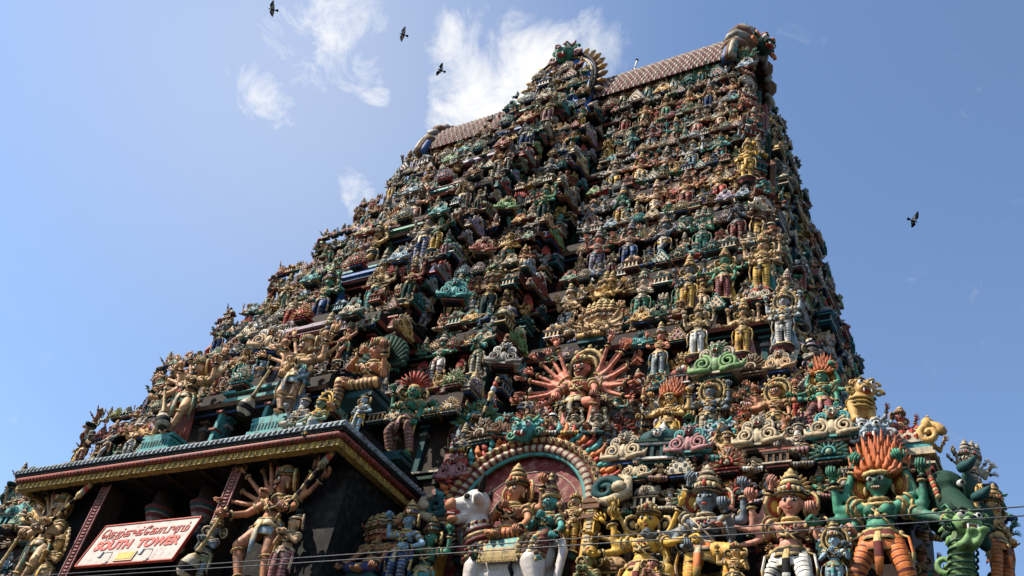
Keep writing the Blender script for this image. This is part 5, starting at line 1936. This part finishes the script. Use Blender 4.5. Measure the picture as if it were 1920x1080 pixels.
pole = empty('antenna_pole', (2.75, YC, 45.1))
tag(pole, 'white antenna pole with short black cross bars on the vault ridge', 'antenna')
m = MB()
m.tube([(0, 0, -.95), (.05, 0, .8)], .085, 8, 0)
m.tube([(.05, 0, .8), (.12, 0, 1.55)], .045, 8, 0)
m.obj('mast', [paint('white', .4, .2)], pole)
m = MB()
m.box((.05, 0, .42), (.42, .06, .06), 0)
m.box((.05, 0, .62), (.06, .4, .06), 0)
m.ell((.12, 0, 1.6), (.10, .10, .05), 0)
m.ell((.2, 0, .45), .07, 0)
m.obj('cross_bars', [paint('black')], pole)
m = MB()
m.tube([(2.75, YC - .1, 45.5), (1.7, YC - .4, 45.0), (.6, YC - .8, 44.9)], .03, 6, 0)
tag(m.obj('antenna_cable', [paint('black')]), 'dark cable from the antenna pole to the central gable', 'cable')

# overhead wires across the street
for k, (z, y) in enumerate(((6.50, 9.0), (6.37, 9.0))):
    m = MB()
    pts = []
    for q in range(41):
        t = q / 40
        pts.append((-6 + 46 * t, y, z + (.0 + .03 * k) * 0 - .0 + .35 * ((t - .45) ** 2) - .02 * k * (1 - t) * 0 + (1 - t) * k * .09))
    m.tube(pts, .0065, 6, 0)
    tag(m.obj('overhead_wire', [paint('cable', .4, 0)]), ('upper' if k == 0 else 'lower') + ' of two thin wires strung across the front of the tower', 'wire')


# ------------------------------------------------------------------ birds
def bird(px, py, dist, span, ang, tip, up, label, fold=1.0):
    s = MB()
    s.ell((0, 0, 0), (.055, .19, .055), 0, 9, 6)
    s.ell((0, -.20, .015), (.042, .055, .042), 0, 8, 5)
    s.cone((0, -.24, .01), (0, -.30, .0), .014, 5, 0)
    s.add([(-.03, .14, 0), (.03, .14, 0), (.11, .36, .0), (0, .38, .01), (-.11, .36, 0), (0, .2, .02)], [(0, 1, 2, 3, 4), (0, 4, 5), (1, 5, 2), (5, 4, 3, 2)], 0, False)
    for sx in (-1, 1):
        f = fold if sx > 0 else 1.0
        W_ = [(.04, -.13, .01), (.24 * f, -.20, .10 * up), (.52 * f, -.08, .20 * up), (.58 * f, .02, .22 * up), (.40 * f, .05, .16 * up), (.22 * f, .10, .10 * up), (.04, .12, .01)]
        vs = [(sx * x, y, z + .012) for x, y, z in W_] + [(sx * x, y, z - .012) for x, y, z in W_]
        fs = [tuple(range(7)), tuple(range(13, 6, -1))] + [(i, (i + 1) % 7, 7 + (i + 1) % 7, 7 + i) for i in range(7)]
        s.add(vs, fs, [0] * 9, False)
        Q = [(sx * x * .93 + sx * .01, y * .70, z - .018) for x, y, z in W_]
        s.add(Q, [tuple(range(7))], 1, False)
    o = s.obj('bird', [paint('black', .7, 0), paint('grey', .7, .3)])
    o.location = CAM_P + pix_dir(px, py) * dist
    o.scale = (span / 1.16,) * 3
    ix, iy, vd = CAM_R @ Vector((1, 0, 0)), CAM_R @ Vector((0, 1, 0)), pix_dir(px, py)
    f = ix * cos(radians(ang)) + iy * sin(radians(ang))
    z = (vd + ix * tip[0] + iy * tip[1]).normalized()          # wings tilted in flight, belly towards the street
    f = (f - z * f.dot(z)).normalized()
    x = (-f).cross(z)
    o.rotation_euler = Matrix((x, -f, z)).transposed().to_euler()
    return tag(o, label, 'bird', 'birds circling the tower')


bird(511, 18, 46, .80, 165, (.3, .5), .7, 'dark bird flying highest at the top left of the sky')
bird(756, 65, 46, .74, 160, (.2, .3), .6, 'grey-winged dark bird flying left of the big white cloud')
bird(827, 132, 44, .72, 150, (-.3, .5), 1.5, 'dark bird with raised wings against the edge of the white cloud', .8)
bird(1712, 414, 40, .72, -12, (.4, .2), 1.2, 'lone dark bird in the blue sky right of the tower', .85)

fig('arch_attendant', (8.05, 16.95, 10.55), 1.35, pal('ochre', 'teal', 'bone', 'gold', 'black'), 'small ochre attendant under the left curve of the flaming arch', arms=('up', 'anjali'), crown_kind='bun')
fig('arch_attendant', (10.72, 16.95, 10.5), 1.3, pal('tan', 'mustard', 'maroon', 'gold', 'black'), 'small tan attendant under the right curve of the flaming arch', arms=('abhaya', 'hip'), crown_kind='low', turn=-20)
for k in range(7):
    put_support((7.2 + .62 * k, 17.0, 13.35 + .25 * (3 - abs(k - 3)) / 3), 1.05, RND.uniform(-.3, .3), f'{ORD[k]} along the top of the flaming arch')
